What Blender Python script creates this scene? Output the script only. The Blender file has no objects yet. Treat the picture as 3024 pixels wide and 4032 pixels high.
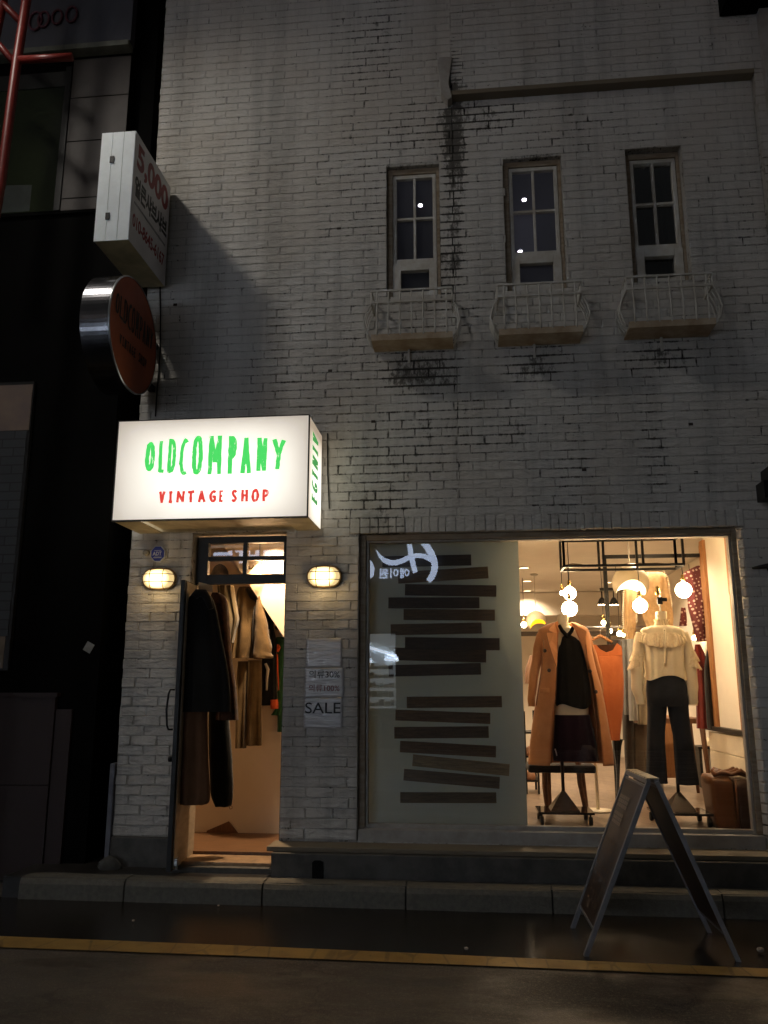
import bpy, bmesh, math, random
from mathutils import Vector, Matrix, noise, Euler
random.seed(7)
S = bpy.context.scene; COL = S.collection
R = math.radians; PI = math.pi

# ------------------------------------------------------------------ camera
CAM = Vector((0, -6.7, 1.5)); F = 3263.0; PITCH = R(12.1); YAW = R(6.1)
cd = bpy.data.cameras.new('camera'); cam = bpy.data.objects.new('camera', cd); COL.objects.link(cam)
cd.sensor_fit = 'VERTICAL'; cd.sensor_height = 36.0; cd.lens = 36.0*F/4032; cd.clip_start = .05; cd.clip_end = 300
cam.location = CAM; cam.rotation_euler = (PI/2+PITCH, 0, YAW); S.camera = cam

# ------------------------------------------------------------------ night sky, street light, exposure
wd = bpy.data.worlds.new('World'); S.world = wd; wd.use_nodes = True
nt = wd.node_tree; bg = nt.nodes['Background']
sky = nt.nodes.new('ShaderNodeTexSky'); sky.sky_type = 'NISHITA'; sky.sun_disc = False
sky.sun_elevation = R(1.5); sky.sun_rotation = R(200)
hsv = nt.nodes.new('ShaderNodeHueSaturation'); hsv.inputs['Saturation'].default_value = .35
nt.links.new(sky.outputs[0], hsv.inputs['Color']); nt.links.new(hsv.outputs[0], bg.inputs[0]); bg.inputs[1].default_value = .026
S.view_settings.view_transform = 'Standard'; S.view_settings.look = 'None'; S.view_settings.exposure = 0; S.view_settings.gamma = 1
LAMP_POS = Vector((-4.50, -2.38, 8.30)); LAMP_W = 320

# ------------------------------------------------------------------ helpers
_f = Vector((-math.sin(YAW)*math.cos(PITCH), math.cos(YAW)*math.cos(PITCH), math.sin(PITCH)))
_r = Vector((math.cos(YAW), math.sin(YAW), 0)); _u = _r.cross(_f)
def ray(u, v): return _f*F + _r*(u-1512) - _u*(v-2016)
def at(u, v, y=0.0):            # point of the vertical plane at depth y that the photograph shows at (u, v)
    d = ray(u, v); return CAM + d*((y-CAM.y)/d.y)
def atx(u, v, x):
    d = ray(u, v); return CAM + d*((x-CAM.x)/d.x)
def atz(u, v, z):
    d = ray(u, v); return CAM + d*((z-CAM.z)/d.z)
def c6(a, b): return 2000+a*.61725, 2050+b*.61725
def cA(a, b): return 600+.3617*a, 2050+.3617*b
def cB(a, b): return 600+.4068*a, 2600+.4068*b
def c3(a, b): return 400+a*.66305, 1600+b*.66305

def tag(o, label=None, cat=None, group=None, kind=None):
    if label: o['label'] = label
    if cat: o['category'] = cat
    if group: o['group'] = group
    if kind: o['kind'] = kind
    return o
def thing(name, label, cat, loc=(0, 0, 0), group=None):
    o = bpy.data.objects.new(name, None); COL.objects.link(o); o.location = loc; o.empty_display_size = .1
    return tag(o, label, cat, group)

class MB:
    def __init__(s): s.v = []; s.f = []
    def face(s, pts):
        n = len(s.v); s.v += [Vector(p) for p in pts]; s.f.append(tuple(range(n, n+len(pts))))
    def box(s, a, b, M=None):
        x0, y0, z0 = a; x1, y1, z1 = b; n = len(s.v)
        P = [Vector(p) for p in ((x0, y0, z0), (x1, y0, z0), (x1, y1, z0), (x0, y1, z0), (x0, y0, z1), (x1, y0, z1), (x1, y1, z1), (x0, y1, z1))]
        if M is not None: P = [M @ p for p in P]
        s.v += P
        s.f += [tuple(n+i for i in q) for q in ((0, 3, 2, 1), (4, 5, 6, 7), (0, 1, 5, 4), (1, 2, 6, 5), (2, 3, 7, 6), (3, 0, 4, 7))]
        return s
    def bar(s, p, q, w, h=None, up=Vector((0, 0, 1))):
        h = h or w; p = Vector(p); q = Vector(q); d = (q-p).normalized()
        if abs(d.dot(up)) > .95: up = Vector((0, 1, 0))
        a = d.cross(up).normalized()*w/2; b = a.cross(d).normalized()*h/2; n = len(s.v)
        s.v += [p-a-b, p+a-b, p+a+b, p-a+b, q-a-b, q+a-b, q+a+b, q-a+b]
        s.f += [tuple(n+i for i in k) for k in ((3, 2, 1, 0), (4, 5, 6, 7), (0, 1, 5, 4), (1, 2, 6, 5), (2, 3, 7, 6), (3, 0, 4, 7))]
        return s
    def rings(s, rs, closed=True, cap0=True, cap1=True):
        n = len(s.v); m = len(rs[0])
        for r in rs: s.v += [Vector(p) for p in r]
        for i in range(len(rs)-1):
            for j in range(m if closed else m-1):
                k = (j+1) % m
                s.f.append((n+i*m+j, n+i*m+k, n+(i+1)*m+k, n+(i+1)*m+j))
        if closed and cap0: s.f.append(tuple(n+j for j in reversed(range(m))))
        if closed and cap1: s.f.append(tuple(n+(len(rs)-1)*m+j for j in range(m)))
        return s
    def tube(s, pts, r, m=10, cap=True):
        pts = [Vector(p) for p in pts]; rs = []
        rr = r if isinstance(r, (list, tuple)) else [r]*len(pts)
        a = None
        for i, p in enumerate(pts):
            d = (pts[min(i+1, len(pts)-1)]-pts[max(i-1, 0)]).normalized()
            if a is None:
                a = d.cross(Vector((0, 0, 1)))
                if a.length < .05: a = d.cross(Vector((0, 1, 0)))
            a = (a - d*a.dot(d)).normalized(); b = d.cross(a)
            rs.append([p+(a*math.cos(2*PI*j/m)+b*math.sin(2*PI*j/m))*rr[i] for j in range(m)])
        return s.rings(rs, True, cap, cap)
    def lathe(s, c, prof, m=24, axis='z', cap=True):
        c = Vector(c); rs = []
        for r, h in prof:
            ring = []
            for j in range(m):
                ca, sa = math.cos(2*PI*j/m)*r, math.sin(2*PI*j/m)*r
                ring.append(c+(Vector((ca, sa, h)) if axis == 'z' else Vector((h, ca, sa)) if axis == 'x' else Vector((sa, h, ca))))
            rs.append(ring)
        return s.rings(rs, True, cap, cap)
    def prism(s, poly, y0, y1):              # (x,z) outline extruded along y
        n = len(poly); a = [(p[0], y0, p[1]) for p in poly]; b = [(p[0], y1, p[1]) for p in poly]
        return s.rings([a, b])
    def build(s, name, m, parent=None, smooth=False, bevel=0, loc=None):
        me = bpy.data.meshes.new(name)
        o = bpy.data.objects.new(name, me)
        off = Vector((0, 0, 0))
        if parent is not None:
            off = parent.location.copy(); p = parent.parent
            while p is not None: off += p.location; p = p.parent
        elif loc is not None: off = Vector(loc)
        me.from_pydata([v-off for v in s.v], [], s.f); me.update()
        for mm in (m if isinstance(m, (list, tuple)) else [m]): me.materials.append(mm)
        COL.objects.link(o)
        if parent is not None: o.parent = parent
        elif loc is not None: o.location = off
        bm = bmesh.new(); bm.from_mesh(me); bmesh.ops.recalc_face_normals(bm, faces=bm.faces)
        if bevel:
            ed = [e for e in bm.edges if e.is_manifold and e.calc_face_angle(0) > .6]
            bmesh.ops.bevel(bm, geom=ed, offset=bevel, segments=2, affect='EDGES', profile=.6)
        bm.to_mesh(me); bm.free()
        if smooth:
            for p in me.polygons: p.use_smooth = True
        return o

# ------------------------------------------------------------------ materials
def nodes(name):
    m = bpy.data.materials.new(name); m.use_nodes = True
    t = m.node_tree; return m, t, t.nodes['Principled BSDF'], t.nodes['Material Output']
def mth(t, op, a, b=None, clamp=False):
    n = t.nodes.new('ShaderNodeMath'); n.operation = op; n.use_clamp = clamp
    for i, x in enumerate((a, b)):
        if x is None: continue
        if isinstance(x, (int, float)): n.inputs[i].default_value = x
        else: t.links.new(x, n.inputs[i])
    return n.outputs[0]
def noi(t, scale, detail=4, rough=.6, stretch=None, coord='Object'):
    tc = t.nodes.new('ShaderNodeTexCoord'); n = t.nodes.new('ShaderNodeTexNoise')
    n.inputs['Scale'].default_value = scale; n.inputs['Detail'].default_value = detail; n.inputs['Roughness'].default_value = rough
    if stretch:
        mp = t.nodes.new('ShaderNodeMapping'); mp.inputs['Scale'].default_value = stretch
        t.links.new(tc.outputs[coord], mp.inputs[0]); t.links.new(mp.outputs[0], n.inputs['Vector'])
    else: t.links.new(tc.outputs[coord], n.inputs['Vector'])
    return n.outputs['Fac']
def mixc(t, fac, a, b):
    n = t.nodes.new('ShaderNodeMix'); n.data_type = 'RGBA'
    if isinstance(fac, (int, float)): n.inputs[0].default_value = fac
    else: t.links.new(fac, n.inputs[0])
    for i, x in ((6, a), (7, b)):
        if isinstance(x, tuple): n.inputs[i].default_value = (*x[:3], 1)
        else: t.links.new(x, n.inputs[i])
    return n.outputs[2]
def mrange(t, x, a, b, c=0, d=1):
    n = t.nodes.new('ShaderNodeMapRange'); n.inputs[1].default_value = a; n.inputs[2].default_value = b; n.inputs[3].default_value = c; n.inputs[4].default_value = d
    n.interpolation_type = 'SMOOTHSTEP'; t.links.new(x, n.inputs[0]); return n.outputs[0]
def addbump(t, b, h, strength, dist):
    n = t.nodes.new('ShaderNodeBump'); n.inputs['Strength'].default_value = strength; n.inputs['Distance'].default_value = dist
    t.links.new(h, n.inputs['Height'])
    if b.inputs['Normal'].links: t.links.new(b.inputs['Normal'].links[0].from_socket, n.inputs['Normal'])
    t.links.new(n.outputs[0], b.inputs['Normal'])
def mat(name, col, rough=.7, metal=0, var=.25, vs=6, stretch=None, bump=.3, bs=60, bd=.003, spec=.4, col2=None, emit=0, sheen=0):
    m, t, b, o = nodes(name)
    b.inputs['Roughness'].default_value = rough; b.inputs['Metallic'].default_value = metal; b.inputs['Specular IOR Level'].default_value = spec
    c2 = col2 or tuple(c*(1-var*1.6) for c in col)
    f = mrange(t, noi(t, vs, 5, .65, stretch), .3, .72)
    t.links.new(mixc(t, f, col, c2), b.inputs['Base Color'])
    if bump: addbump(t, b, noi(t, bs, 3, .6, stretch), bump, bd)
    if sheen: b.inputs['Sheen Weight'].default_value = sheen
    if emit:
        b.inputs['Emission Color'].default_value = (*col, 1); b.inputs['Emission Strength'].default_value = emit
    return m
def emis(name, col, s):
    m, t, b, o = nodes(name); b.inputs['Base Color'].default_value = (*col, 1)
    b.inputs['Emission Color'].default_value = (*col, 1); b.inputs['Emission Strength'].default_value = s
    b.inputs['Roughness'].default_value = .4
    # lamps give off slightly less light towards their rims
    lw = t.nodes.new('ShaderNodeTexNoise'); lw.inputs['Scale'].default_value = 5
    t.links.new(mrange(t, lw.outputs['Fac'], 0, 1, s*.92, s*1.08), b.inputs['Emission Strength'])
    return m
def fabric(name, col, col2=None, var=.2, vs=4, ws=260, bump=.5, sheen=.15, rough=.92):
    m = mat(name, col, rough, 0, var, vs, None, .35, 22, .008, .15, col2, 0, sheen)
    t = m.node_tree; addbump(t, t.nodes['Principled BSDF'], noi(t, ws, 2, .6), bump, .0015); addbump(t, t.nodes['Principled BSDF'], noi(t, 11, 3, .5, (1, 1, .22)), .35, .018)
    return m

# painted brick: thick old white paint, dirt in the joints and stains of their own shape
def brick_mat(name, mortar):
    m, t, b, o = nodes(name)
    tc = t.nodes.new('ShaderNodeTexCoord'); sep = t.nodes.new('ShaderNodeSeparateXYZ'); t.links.new(tc.outputs['Object'], sep.inputs[0])
    X, Z = sep.outputs[0], sep.outputs[2]
    def blob(cx, cz, rx, rz, k):
        a = mth(t, 'POWER', mth(t, 'ABSOLUTE', mth(t, 'DIVIDE', mth(t, 'SUBTRACT', X, cx), rx)), 2)
        c = mth(t, 'POWER', mth(t, 'ABSOLUTE', mth(t, 'DIVIDE', mth(t, 'SUBTRACT', Z, cz), rz)), 2)
        return mth(t, 'MULTIPLY', mth(t, 'SUBTRACT', 1, mth(t, 'ADD', a, c), True), k)
    acc = None
    for q in ((-.07, 6.4, .15, 1.0, 1.1), (.15, 6.62, .6, .22, .7), (-.1, 5.5, .13, .9, .8), (-.35, 6.55, .55, .35, .4), (-.14, 5.3, .2, .8, .65), (-.85, 7.5, .5, 1.0, .28), (-.95, 6.0, .5, 1.0, .25), (-.42, 4.16, .45, .28, .85), (-.35, 3.6, .6, .5, .4),
              (.6, 4.2, .45, .22, .6), (1.65, 4.22, .45, .2, .6), (.85, 3.3, .3, .9, .28), (1.5, 3.5, .15, .8, .4), (-.75, 3.2, .5, .7, .42), (.2, 6.6, .5, .25, .4), (.9, 6.4, 1.2, .5, .18),
              (.15, 3.7, .5, .5, .3), (-.3, 4.8, .7, .7, .25), (-1.3, 4.2, .9, .9, .2), (2.4, 5.0, .5, 1.5, .15)):
        x = blob(*q); acc = x if acc is None else mth(t, 'MAXIMUM', acc, x)
    n1 = noi(t, 3.5, 6, .75); n2 = noi(t, 20, 5, .75, (1.3, 1, .55)); n3 = noi(t, 3.2, 5, .7, (1, 1, .08))
    s = mth(t, 'ADD', mth(t, 'MULTIPLY', n1, .5), mth(t, 'MULTIPLY', n2, .5))
    if mortar:
        d = mrange(t, mth(t, 'ADD', s, mth(t, 'MULTIPLY', acc, .26)), .50, .66)
        clean, dirt = (.48, .455, .41), (.022, .02, .016)
    else:
        fz = mth(t, 'ABSOLUTE', mth(t, 'SUBTRACT', mth(t, 'FRACT', mth(t, 'DIVIDE', mth(t, 'SUBTRACT', Z, .37), CH)), .5))
        jt = mrange(t, mth(t, 'ADD', fz, mth(t, 'MULTIPLY', noi(t, 30, 2), .12)), .40, .54)
        k_ = mth(t, 'ADD', mth(t, 'MULTIPLY', acc, .20), mth(t, 'MULTIPLY', mth(t, 'MULTIPLY', jt, mth(t, 'ADD', acc, .22)), .26))
        d = mth(t, 'MULTIPLY', mrange(t, mth(t, 'ADD', s, k_), .60, .72), .88)
        clean, dirt = (.58, .55, .50), (.05, .045, .036)
    base = mixc(t, mrange(t, n3, .42, .66), clean, tuple(c*.74 for c in clean))
    spots = mrange(t, mth(t, 'ADD', noi(t, 8.5, 4, .8), mth(t, 'MULTIPLY', acc, .12)), .61, .66)
    base = mixc(t, mth(t, 'MULTIPLY', mrange(t, noi(t, 1.1, 3, .5), .4, .65), .35), base, (clean[0]*.82, clean[1]*.74, clean[2]*.66))
    chips = mrange(t, noi(t, 42, 3, .7), .72, .76)
    base = mixc(t, mth(t, 'MULTIPLY', chips, .6), base, (.14, .10, .075))
    d = mth(t, 'MAXIMUM', d, mth(t, 'MULTIPLY', spots, .9 if mortar else .0))
    if not mortar: d = mth(t, 'MAXIMUM', d, mth(t, 'MULTIPLY', mth(t, 'MULTIPLY', spots, jt), .9))
    t.links.new(mixc(t, d, base, dirt), b.inputs['Base Color'])
    b.inputs['Roughness'].default_value = .72; b.inputs['Specular IOR Level'].default_value = .3
    addbump(t, b, noi(t, 7, 5, .6, (1, 1, 2.6)), .8, .03)
    addbump(t, b, noi(t, 55, 4, .7), .5, .005)
    return m
CH, BW = .0765, .222
M_BRICK = brick_mat('painted_brick', False); M_MORTAR = brick_mat('painted_mortar', True)

def plank_mat(name, c1, c2, scale=(1, 1, 12), rough=.6, period=None):
    m, t, b, o = nodes(name)
    n = noi(t, 5, 6, .7, scale); n2 = noi(t, 30, 4, .7, scale)
    f = mrange(t, mth(t, 'ADD', mth(t, 'MULTIPLY', n, .6), mth(t, 'MULTIPLY', n2, .4)), .35, .65)
    t.links.new(mixc(t, f, c1, c2), b.inputs['Base Color']); b.inputs['Roughness'].default_value = rough
    addbump(t, b, n2, .4, .002); return m

def glass_mat(name, tint=(1, 1, 1), frost=0.0, k=1.0):
    m, t, b, o = nodes(name); t.nodes.remove(b)
    tr = t.nodes.new('ShaderNodeBsdfTransparent'); tr.inputs[0].default_value = (*tint, 1)
    g = t.nodes.new('ShaderNodeBsdfGlossy'); g.inputs['Roughness'].default_value = .004; g.inputs[0].default_value = (1, 1, 1, 1)
    fr = t.nodes.new('ShaderNodeFresnel'); fr.inputs[0].default_value = 1.5
    mx = t.nodes.new('ShaderNodeMixShader'); t.links.new(mth(t, 'MULTIPLY', fr.outputs[0], 1.8*k, True), mx.inputs[0])
    t.links.new(tr.outputs[0], mx.inputs[1]); t.links.new(g.outputs[0], mx.inputs[2])
    # a little dust on the pane
    df = t.nodes.new('ShaderNodeBsdfDiffuse'); df.inputs[0].default_value = (.6, .58, .52, 1)
    m2 = t.nodes.new('ShaderNodeMixShader')
    t.links.new(mrange(t, noi(t, 2.5, 5, .7), .35, .8, .004+frost, .02+frost), m2.inputs[0])
    t.links.new(mx.outputs[0], m2.inputs[1]); t.links.new(df.outputs[0], m2.inputs[2]); t.links.new(m2.outputs[0], o.inputs[0])
    return m
M_GLASS = glass_mat('shop_window_glass')
def pane_mat():
    m, t, b, o = nodes('textured_pane_glass'); m0 = b; b.inputs['Base Color'].default_value = (.09, .095, .11, 1); b.inputs['Roughness'].default_value = .12
    tr = t.nodes.new('ShaderNodeBsdfTransparent'); tl = t.nodes.new('ShaderNodeBsdfTranslucent'); tl.inputs[0].default_value = (.58, .60, .66, 1)
    m1 = t.nodes.new('ShaderNodeMixShader'); m1.inputs[0].default_value = .45; t.links.new(b.outputs[0], m1.inputs[1]); t.links.new(tl.outputs[0], m1.inputs[2])
    m2 = t.nodes.new('ShaderNodeMixShader'); m2.inputs[0].default_value = .72; t.links.new(tr.outputs[0], m2.inputs[1]); t.links.new(m1.outputs[0], m2.inputs[2]); t.links.new(m2.outputs[0], o.inputs[0])
    addbump(t, b, noi(t, 60, 2), .2, .004); return m
M_PANEGLASS = pane_mat()

def translucent_mat(name, col, wt):
    m, t, b, o = nodes(name)
    b.inputs['Base Color'].default_value = (*col, 1); b.inputs['Roughness'].default_value = .55
    tl = t.nodes.new('ShaderNodeBsdfTranslucent'); tl.inputs[0].default_value = (*col, 1)
    mx = t.nodes.new('ShaderNodeMixShader')
    t.links.new(mrange(t, noi(t, 3, 4, .6), .3, .7, wt*.9, wt*1.1), mx.inputs[0])
    t.links.new(b.outputs[0], mx.inputs[1]); t.links.new(tl.outputs[0], mx.inputs[2]); t.links.new(mx.outputs[0], o.inputs[0])
    return m

M_METAL_BLK = mat('black_painted_metal', (.018, .017, .016), .45, .3, .3, 9, bump=.15)
M_METAL_WHT = mat('white_painted_metal', (.60, .58, .53), .55, 0, .25, 7, bump=.2, col2=(.46, .41, .33))
M_STEEL = mat('brushed_steel', (.55, .55, .56), .3, 1, .1, 20, (1, 1, 8), .1)
M_BRASS = mat('brass', (.7, .48, .18), .25, 1, .2, 12, bump=.1)
M_DARKWOOD = plank_mat('dark_stained_wood', (.045, .022, .011), (.014, .007, .004), (1, 1, 14))
M_BLACKWOOD = mat('black_painted_timber', (.012, .011, .010), .5, 0, .3, 8, bump=.3, bs=40)
M_OAK = plank_mat('warm_oak', (.42, .20, .075), (.27, .11, .035), (10, 10, .8))
M_LEGWOOD = plank_mat('brown_wood_leg', (.20, .085, .032), (.11, .045, .018), (10, 10, .8))
M_FRAMEWOOD = mat('weathered_painted_timber', (.36, .29, .21), .7, 0, .3, 6, (1, 1, 5), .4, 40, .003, col2=(.24, .17, .10))
M_SILL = mat('aged_white_sill', (.42, .39, .35), .6, 0, .25, 5, bump=.25, col2=(.3, .27, .23))
M_PLINTH = mat('dark_stone_plinth', (.11, .10, .085), .6, 0, .35, 5, bump=.4, bs=70)
M_LEDGE = mat('worn_stone_ledge', (.19, .155, .105), .6, 0, .35, 7, (1, 1, 1), .4, 80, col2=(.18, .14, .09))
M_KERB = mat('granite_kerb', (.17, .155, .12), .75, 0, .4, 30, bump=.6, bs=90, bd=.006, col2=(.12, .108, .088))
M_CREAM = mat('mannequin_cream', (.78, .66, .45), .5, 0, .08, 4, bump=.1)
M_INWALL = mat('warm_plaster', (.78, .70, .58), .85, 0, .06, 2, bump=.15, bs=30)
M_CEIL = mat('ceiling_plaster', (.74, .68, .58), .9, 0, .06, 2, bump=.1)

# ------------------------------------------------------------------ ground
def ground_mat():
    m, t, b, o = nodes('wet_asphalt')
    n = noi(t, 1.3, 5, .6, (1, 1.6, 1)); sp = noi(t, 140, 2, .6)
    base = mixc(t, mrange(t, n, .35, .65), (.078, .063, .049), (.042, .035, .028))
    g2 = noi(t, 48, 4, .8); base = mixc(t, mrange(t, g2, .5, .68), base, (.19, .16, .125)); base = mixc(t, mrange(t, noi(t, 2.7, 5, .75, (.5, 1.6, 1)), .60, .68), base, (.026, .022, .018))
    cr = t.nodes.new('ShaderNodeTexVoronoi'); cr.feature = 'DISTANCE_TO_EDGE'; cr.inputs['Scale'].default_value = .55
    wv = t.nodes.new('ShaderNodeTexCoord'); wn = t.nodes.new('ShaderNodeTexNoise'); wn.inputs['Scale'].default_value = 3; wn.inputs['Detail'].default_value = 5; t.links.new(wv.outputs['Object'], wn.inputs['Vector'])
    va = t.nodes.new('ShaderNodeVectorMath'); va.operation = 'ADD'; t.links.new(wv.outputs['Object'], va.inputs[0]); t.links.new(wn.outputs['Color'], va.inputs[1]); t.links.new(va.outputs[0], cr.inputs['Vector'])
    base = mixc(t, mrange(t, cr.outputs[0], .004, .012, .7, 0), base, (.012, .010, .008))
    t.links.new(mixc(t, mrange(t, sp, .45, .7), base, (.14, .112, .085)), b.inputs['Base Color'])
    t.links.new(mrange(t, noi(t, .9, 5, .6, (1, 2.2, 1)), .38, .6, .28, .8), b.inputs['Roughness'])
    addbump(t, b, sp, .6, .006); addbump(t, b, noi(t, 7, 4), .2, .01); return m
tag(MB().box((-40, -40, -.5), (40, 40, 0)).build('road', ground_mat()), kind='structure')
m_gut = mat('damp_gutter', (.020, .016, .012), .18, 0, .4, 2.5, bump=.5, bs=120, col2=(.02, .016, .012))
g = MB(); g.face([(-12, -1.20, .004), (12, -1.90, .004), (12, -.45, .004), (-12, -.45, .004)]); tag(g.build('gutter', m_gut), kind='structure')
def yel():
    m, t, b, o = nodes('worn_yellow_paint')
    w = mrange(t, noi(t, 14, 5, .75), .60, .72); 
    base = mixc(t, mrange(t, noi(t, 3, 4), .35, .65), (.40, .24, .055), (.28, .16, .04))
    cr = t.nodes.new('ShaderNodeTexVoronoi'); cr.feature = 'DISTANCE_TO_EDGE'; cr.inputs['Scale'].default_value = 2.6
    tc = t.nodes.new('ShaderNodeTexCoord'); mp = t.nodes.new('ShaderNodeMapping'); mp.inputs['Scale'].default_value = (1.6, .5, 1); t.links.new(tc.outputs['Object'], mp.inputs[0]); t.links.new(mp.outputs[0], cr.inputs['Vector'])
    crk = mrange(t, cr.outputs[0], .012, .03, 1, 0)
    base = mixc(t, mth(t, 'MULTIPLY', crk, .4), base, (.05, .035, .02))
    t.links.new(mixc(t, w, base, (.07, .055, .035)), b.inputs['Base Color']); b.inputs['Roughness'].default_value = .6
    addbump(t, b, noi(t, 120, 3), .5, .004); return m
g = MB(); n = 40
def yline(x): return -1.495-.0288*x-.008*math.sin(x*1.3)
def ylow(x): return -1.664-.0124*x-.006*math.sin(x*1.1)
for i in range(n):
    a = -9+18*i/n; b_ = -9+18*(i+1)/n
    g.face([(a, ylow(a), .008), (b_, ylow(b_), .008), (b_, yline(b_), .008), (a, yline(a), .008)])
tag(g.build('yellow_line', yel()), kind='structure')
tag(MB().box((-3.5, -.47, .0), (9, .3, .148)).build('pavement', mat('wet_pavement', (.05, .045, .04), .35, 0, .4, 4, bump=.5)), kind='structure')
kb = MB(); xs = [-3.36]+[atz(u_, v_, .15).x for u_, v_ in ((497, 3462), (1034, 3478), (1596, 3495), (2175, 3510))]+[1.63, 2.72, 3.8]
for i in range(len(xs)-1):
    j = random.uniform(-.006, .006)
    nb = 10; prof = [(-.505, 0), (-.50, .11), (-.485, .142), (-.45, .152), (-.33, .152), (-.33, 0)]
    rs = []
    for k in range(nb+1):
        x = xs[i]+.006+(xs[i+1]-xs[i]-.012)*k/nb
        rs.append([(x, y+j+noise.noise(Vector((x*6, z*20, 0)))*.006, z+noise.noise(Vector((x*5, y*20, 3)))*.005) for y, z in prof])
    kb.rings(rs)
tag(kb.build('kerb', M_KERB), kind='structure')

# ------------------------------------------------------------------ the painted brick building
BLD = thing('brick_building', 'white painted brick building with a ground floor shop and three small upper windows', 'building', (0, 0, 0))
XL, XR = -2.885, 3.0
DOOR = (-2.345, -1.535, .15, 2.80)         # opening: x0 x1 z0 z1
WIN = (-.925, 2.135, .36, 2.765)
UPW = [(-.692, -.215, 4.86, 6.165), (.355, .872, 4.87, 6.165), (1.432, 1.915, 4.9, 6.2)]
HOLES = [DOOR, WIN] + UPW
def sub_intervals(a, b, zc, holes):
    iv = [(a, b)]
    for h in holes:
        if h[2]-.01 < zc < h[3]+.01:
            nx = []
            for p, q in iv:
                if q <= h[0] or p >= h[1]: nx.append((p, q)); continue
                if p < h[0]: nx.append((p, h[0]))
                if q > h[1]: nx.append((h[1], q))
            iv = nx
    return iv
def brick(mb, a, b, z0, z1, y, rough=1.0, M=None):
    j = .0022; e = .0038; w = b-a
    if w < .02: return
    def jt(s=.002): return random.uniform(-s, s)*min(rough, 1.3)
    dy = min(.0006, random.gauss(-.0006, .0014)*rough)
    tl = random.uniform(-.0011, .0011)*rough
    a += j; b -= j; z0 += j+jt(.0015); z1 -= j+jt(.0015)
    n = len(mb.v)
    outer = [(a, z0), (b, z0), (b, z1), (a, z1)]
    inner = [(a+e, z0+e), ((a+b)/2, z0+e), (b-e, z0+e), (b-e, z1-e), ((a+b)/2, z1-e), (a+e, z1-e)]
    V = [Vector((x+jt(), y+.012, z+jt())) for x, z in outer]
    V += [Vector((x+jt(.003), y+.004+dy, z+jt(.002))) for x, z in [(a+.001, z0+.001), ((a+b)/2, z0), (b-.001, z0+.001), (b-.001, z1-.001), ((a+b)/2, z1), (a+.001, z1-.001)]]
    V += [Vector((x+jt(.002), y+min(.0008, dy+(tl if z > (z0+z1)/2 else -tl)+jt(.0009)-.0008-(.0035*rough*(noise.noise(Vector((x*7, z*24, 5)))+.35) if rough > 1.5 else 0)), z)) for x, z in inner]
    if M is not None: V = [M @ v for v in V]
    mb.v += V
    o = n; p = n+4; q = n+10
    mb.f += [(o, o+1, p+2, p+1, p), (o+1, o+2, p+3, p+2), (o+2, o+3, p+5, p+4, p+3), (o+3, o, p, p+5)]
    for k in range(6): mb.f.append((p+k, p+(k+1) % 6, q+(k+1) % 6, q+k))
    mb.f += [(q, q+1, q+4, q+5), (q+1, q+2, q+3, q+4)]
def brick_field(mb, x0, x1, z0, z1, y, holes, ph=0):
    k = 0; z = z0
    while z < z1-.02:
        zt = min(z+CH, z1); zc = (z+zt)/2
        off = (BW/2 if (k+ph) % 2 else 0)+random.uniform(-.012, .012)
        for a, b in sub_intervals(x0, x1, zc, holes):
            if a == x0: a += random.uniform(-.008, .006)
            i = math.floor((a-off-x0)/BW); x = x0+off+i*BW
            while x < b:
                p = max(x, a); q = min(x+BW+random.uniform(-.01, .01), b)
                if q-p > .03: brick(mb, p, q, z, zt, y, 2.1 if z < 2.7 and x < -.9 else 1.2 if z < 4.3 else .8)
                elif q-p > 0.004: brick(mb, p, max(q, p+.022), z, zt, y)
                x += BW
        z += CH; k += 1
# soldier courses over door and shop window
SOLD = [(-2.52, -1.40, 2.80, 2.93), (-1.0, 2.15, 2.765, 2.90)]
mb = MB()
LEDGE_Z = 6.80
brick_field(mb, XL, -.09, .37, 9.0, 0, HOLES+SOLD)
brick_field(mb, -.09, 2.56, .37, LEDGE_Z, 0, HOLES+SOLD, 1)
for x0, x1, z0, z1 in SOLD:
    x = x0
    while x < x1:
        w = random.uniform(.062, .085); brick(mb, x, min(x+w, x1), z0, z1, -.003, 1.8); x += w
mb.build('brick_wall', M_BRICK, BLD)
mb = MB(); brick_field(mb, -.09, 3.0, LEDGE_Z+.035, 9.0, -.085, []); brick_field(mb, 2.56, 3.0, .37, LEDGE_Z+.035, -.085, [], 1)
mb.build('projecting_brickwork', M_BRICK, BLD)
# wall body (mortar) cut round the openings
mb = MB()
gx = sorted({XL, XR}|{h[0] for h in HOLES}|{h[1] for h in HOLES}|{-.09, 2.56})
gz = sorted({.15, 9.0, .37}|{h[2] for h in HOLES}|{h[3] for h in HOLES})
for i in range(len(gx)-1):
    run = None
    for k in range(len(gz)-1):
        cx, cz = (gx[i]+gx[i+1])/2, (gz[k]+gz[k+1])/2
        solid = not any(h[0] < cx < h[1] and h[2] < cz < h[3] for h in HOLES)
        if solid and run is None: run = gz[k]
        if run is not None and (not solid or k == len(gz)-2):
            top = gz[k] if not solid else gz[k+1]
            mb.box((gx[i], .0030, run), (gx[i+1], .24, top)); run = None
mb.build('mortar', M_MORTAR, BLD)
mb = MB().box((-.08, -.079, LEDGE_Z+.036), (3.0, .004, 9.0)).box((2.566, -.079, .37), (3.0, .004, LEDGE_Z+.033)); mb.build('projecting_mortar', M_MORTAR, BLD)
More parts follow.
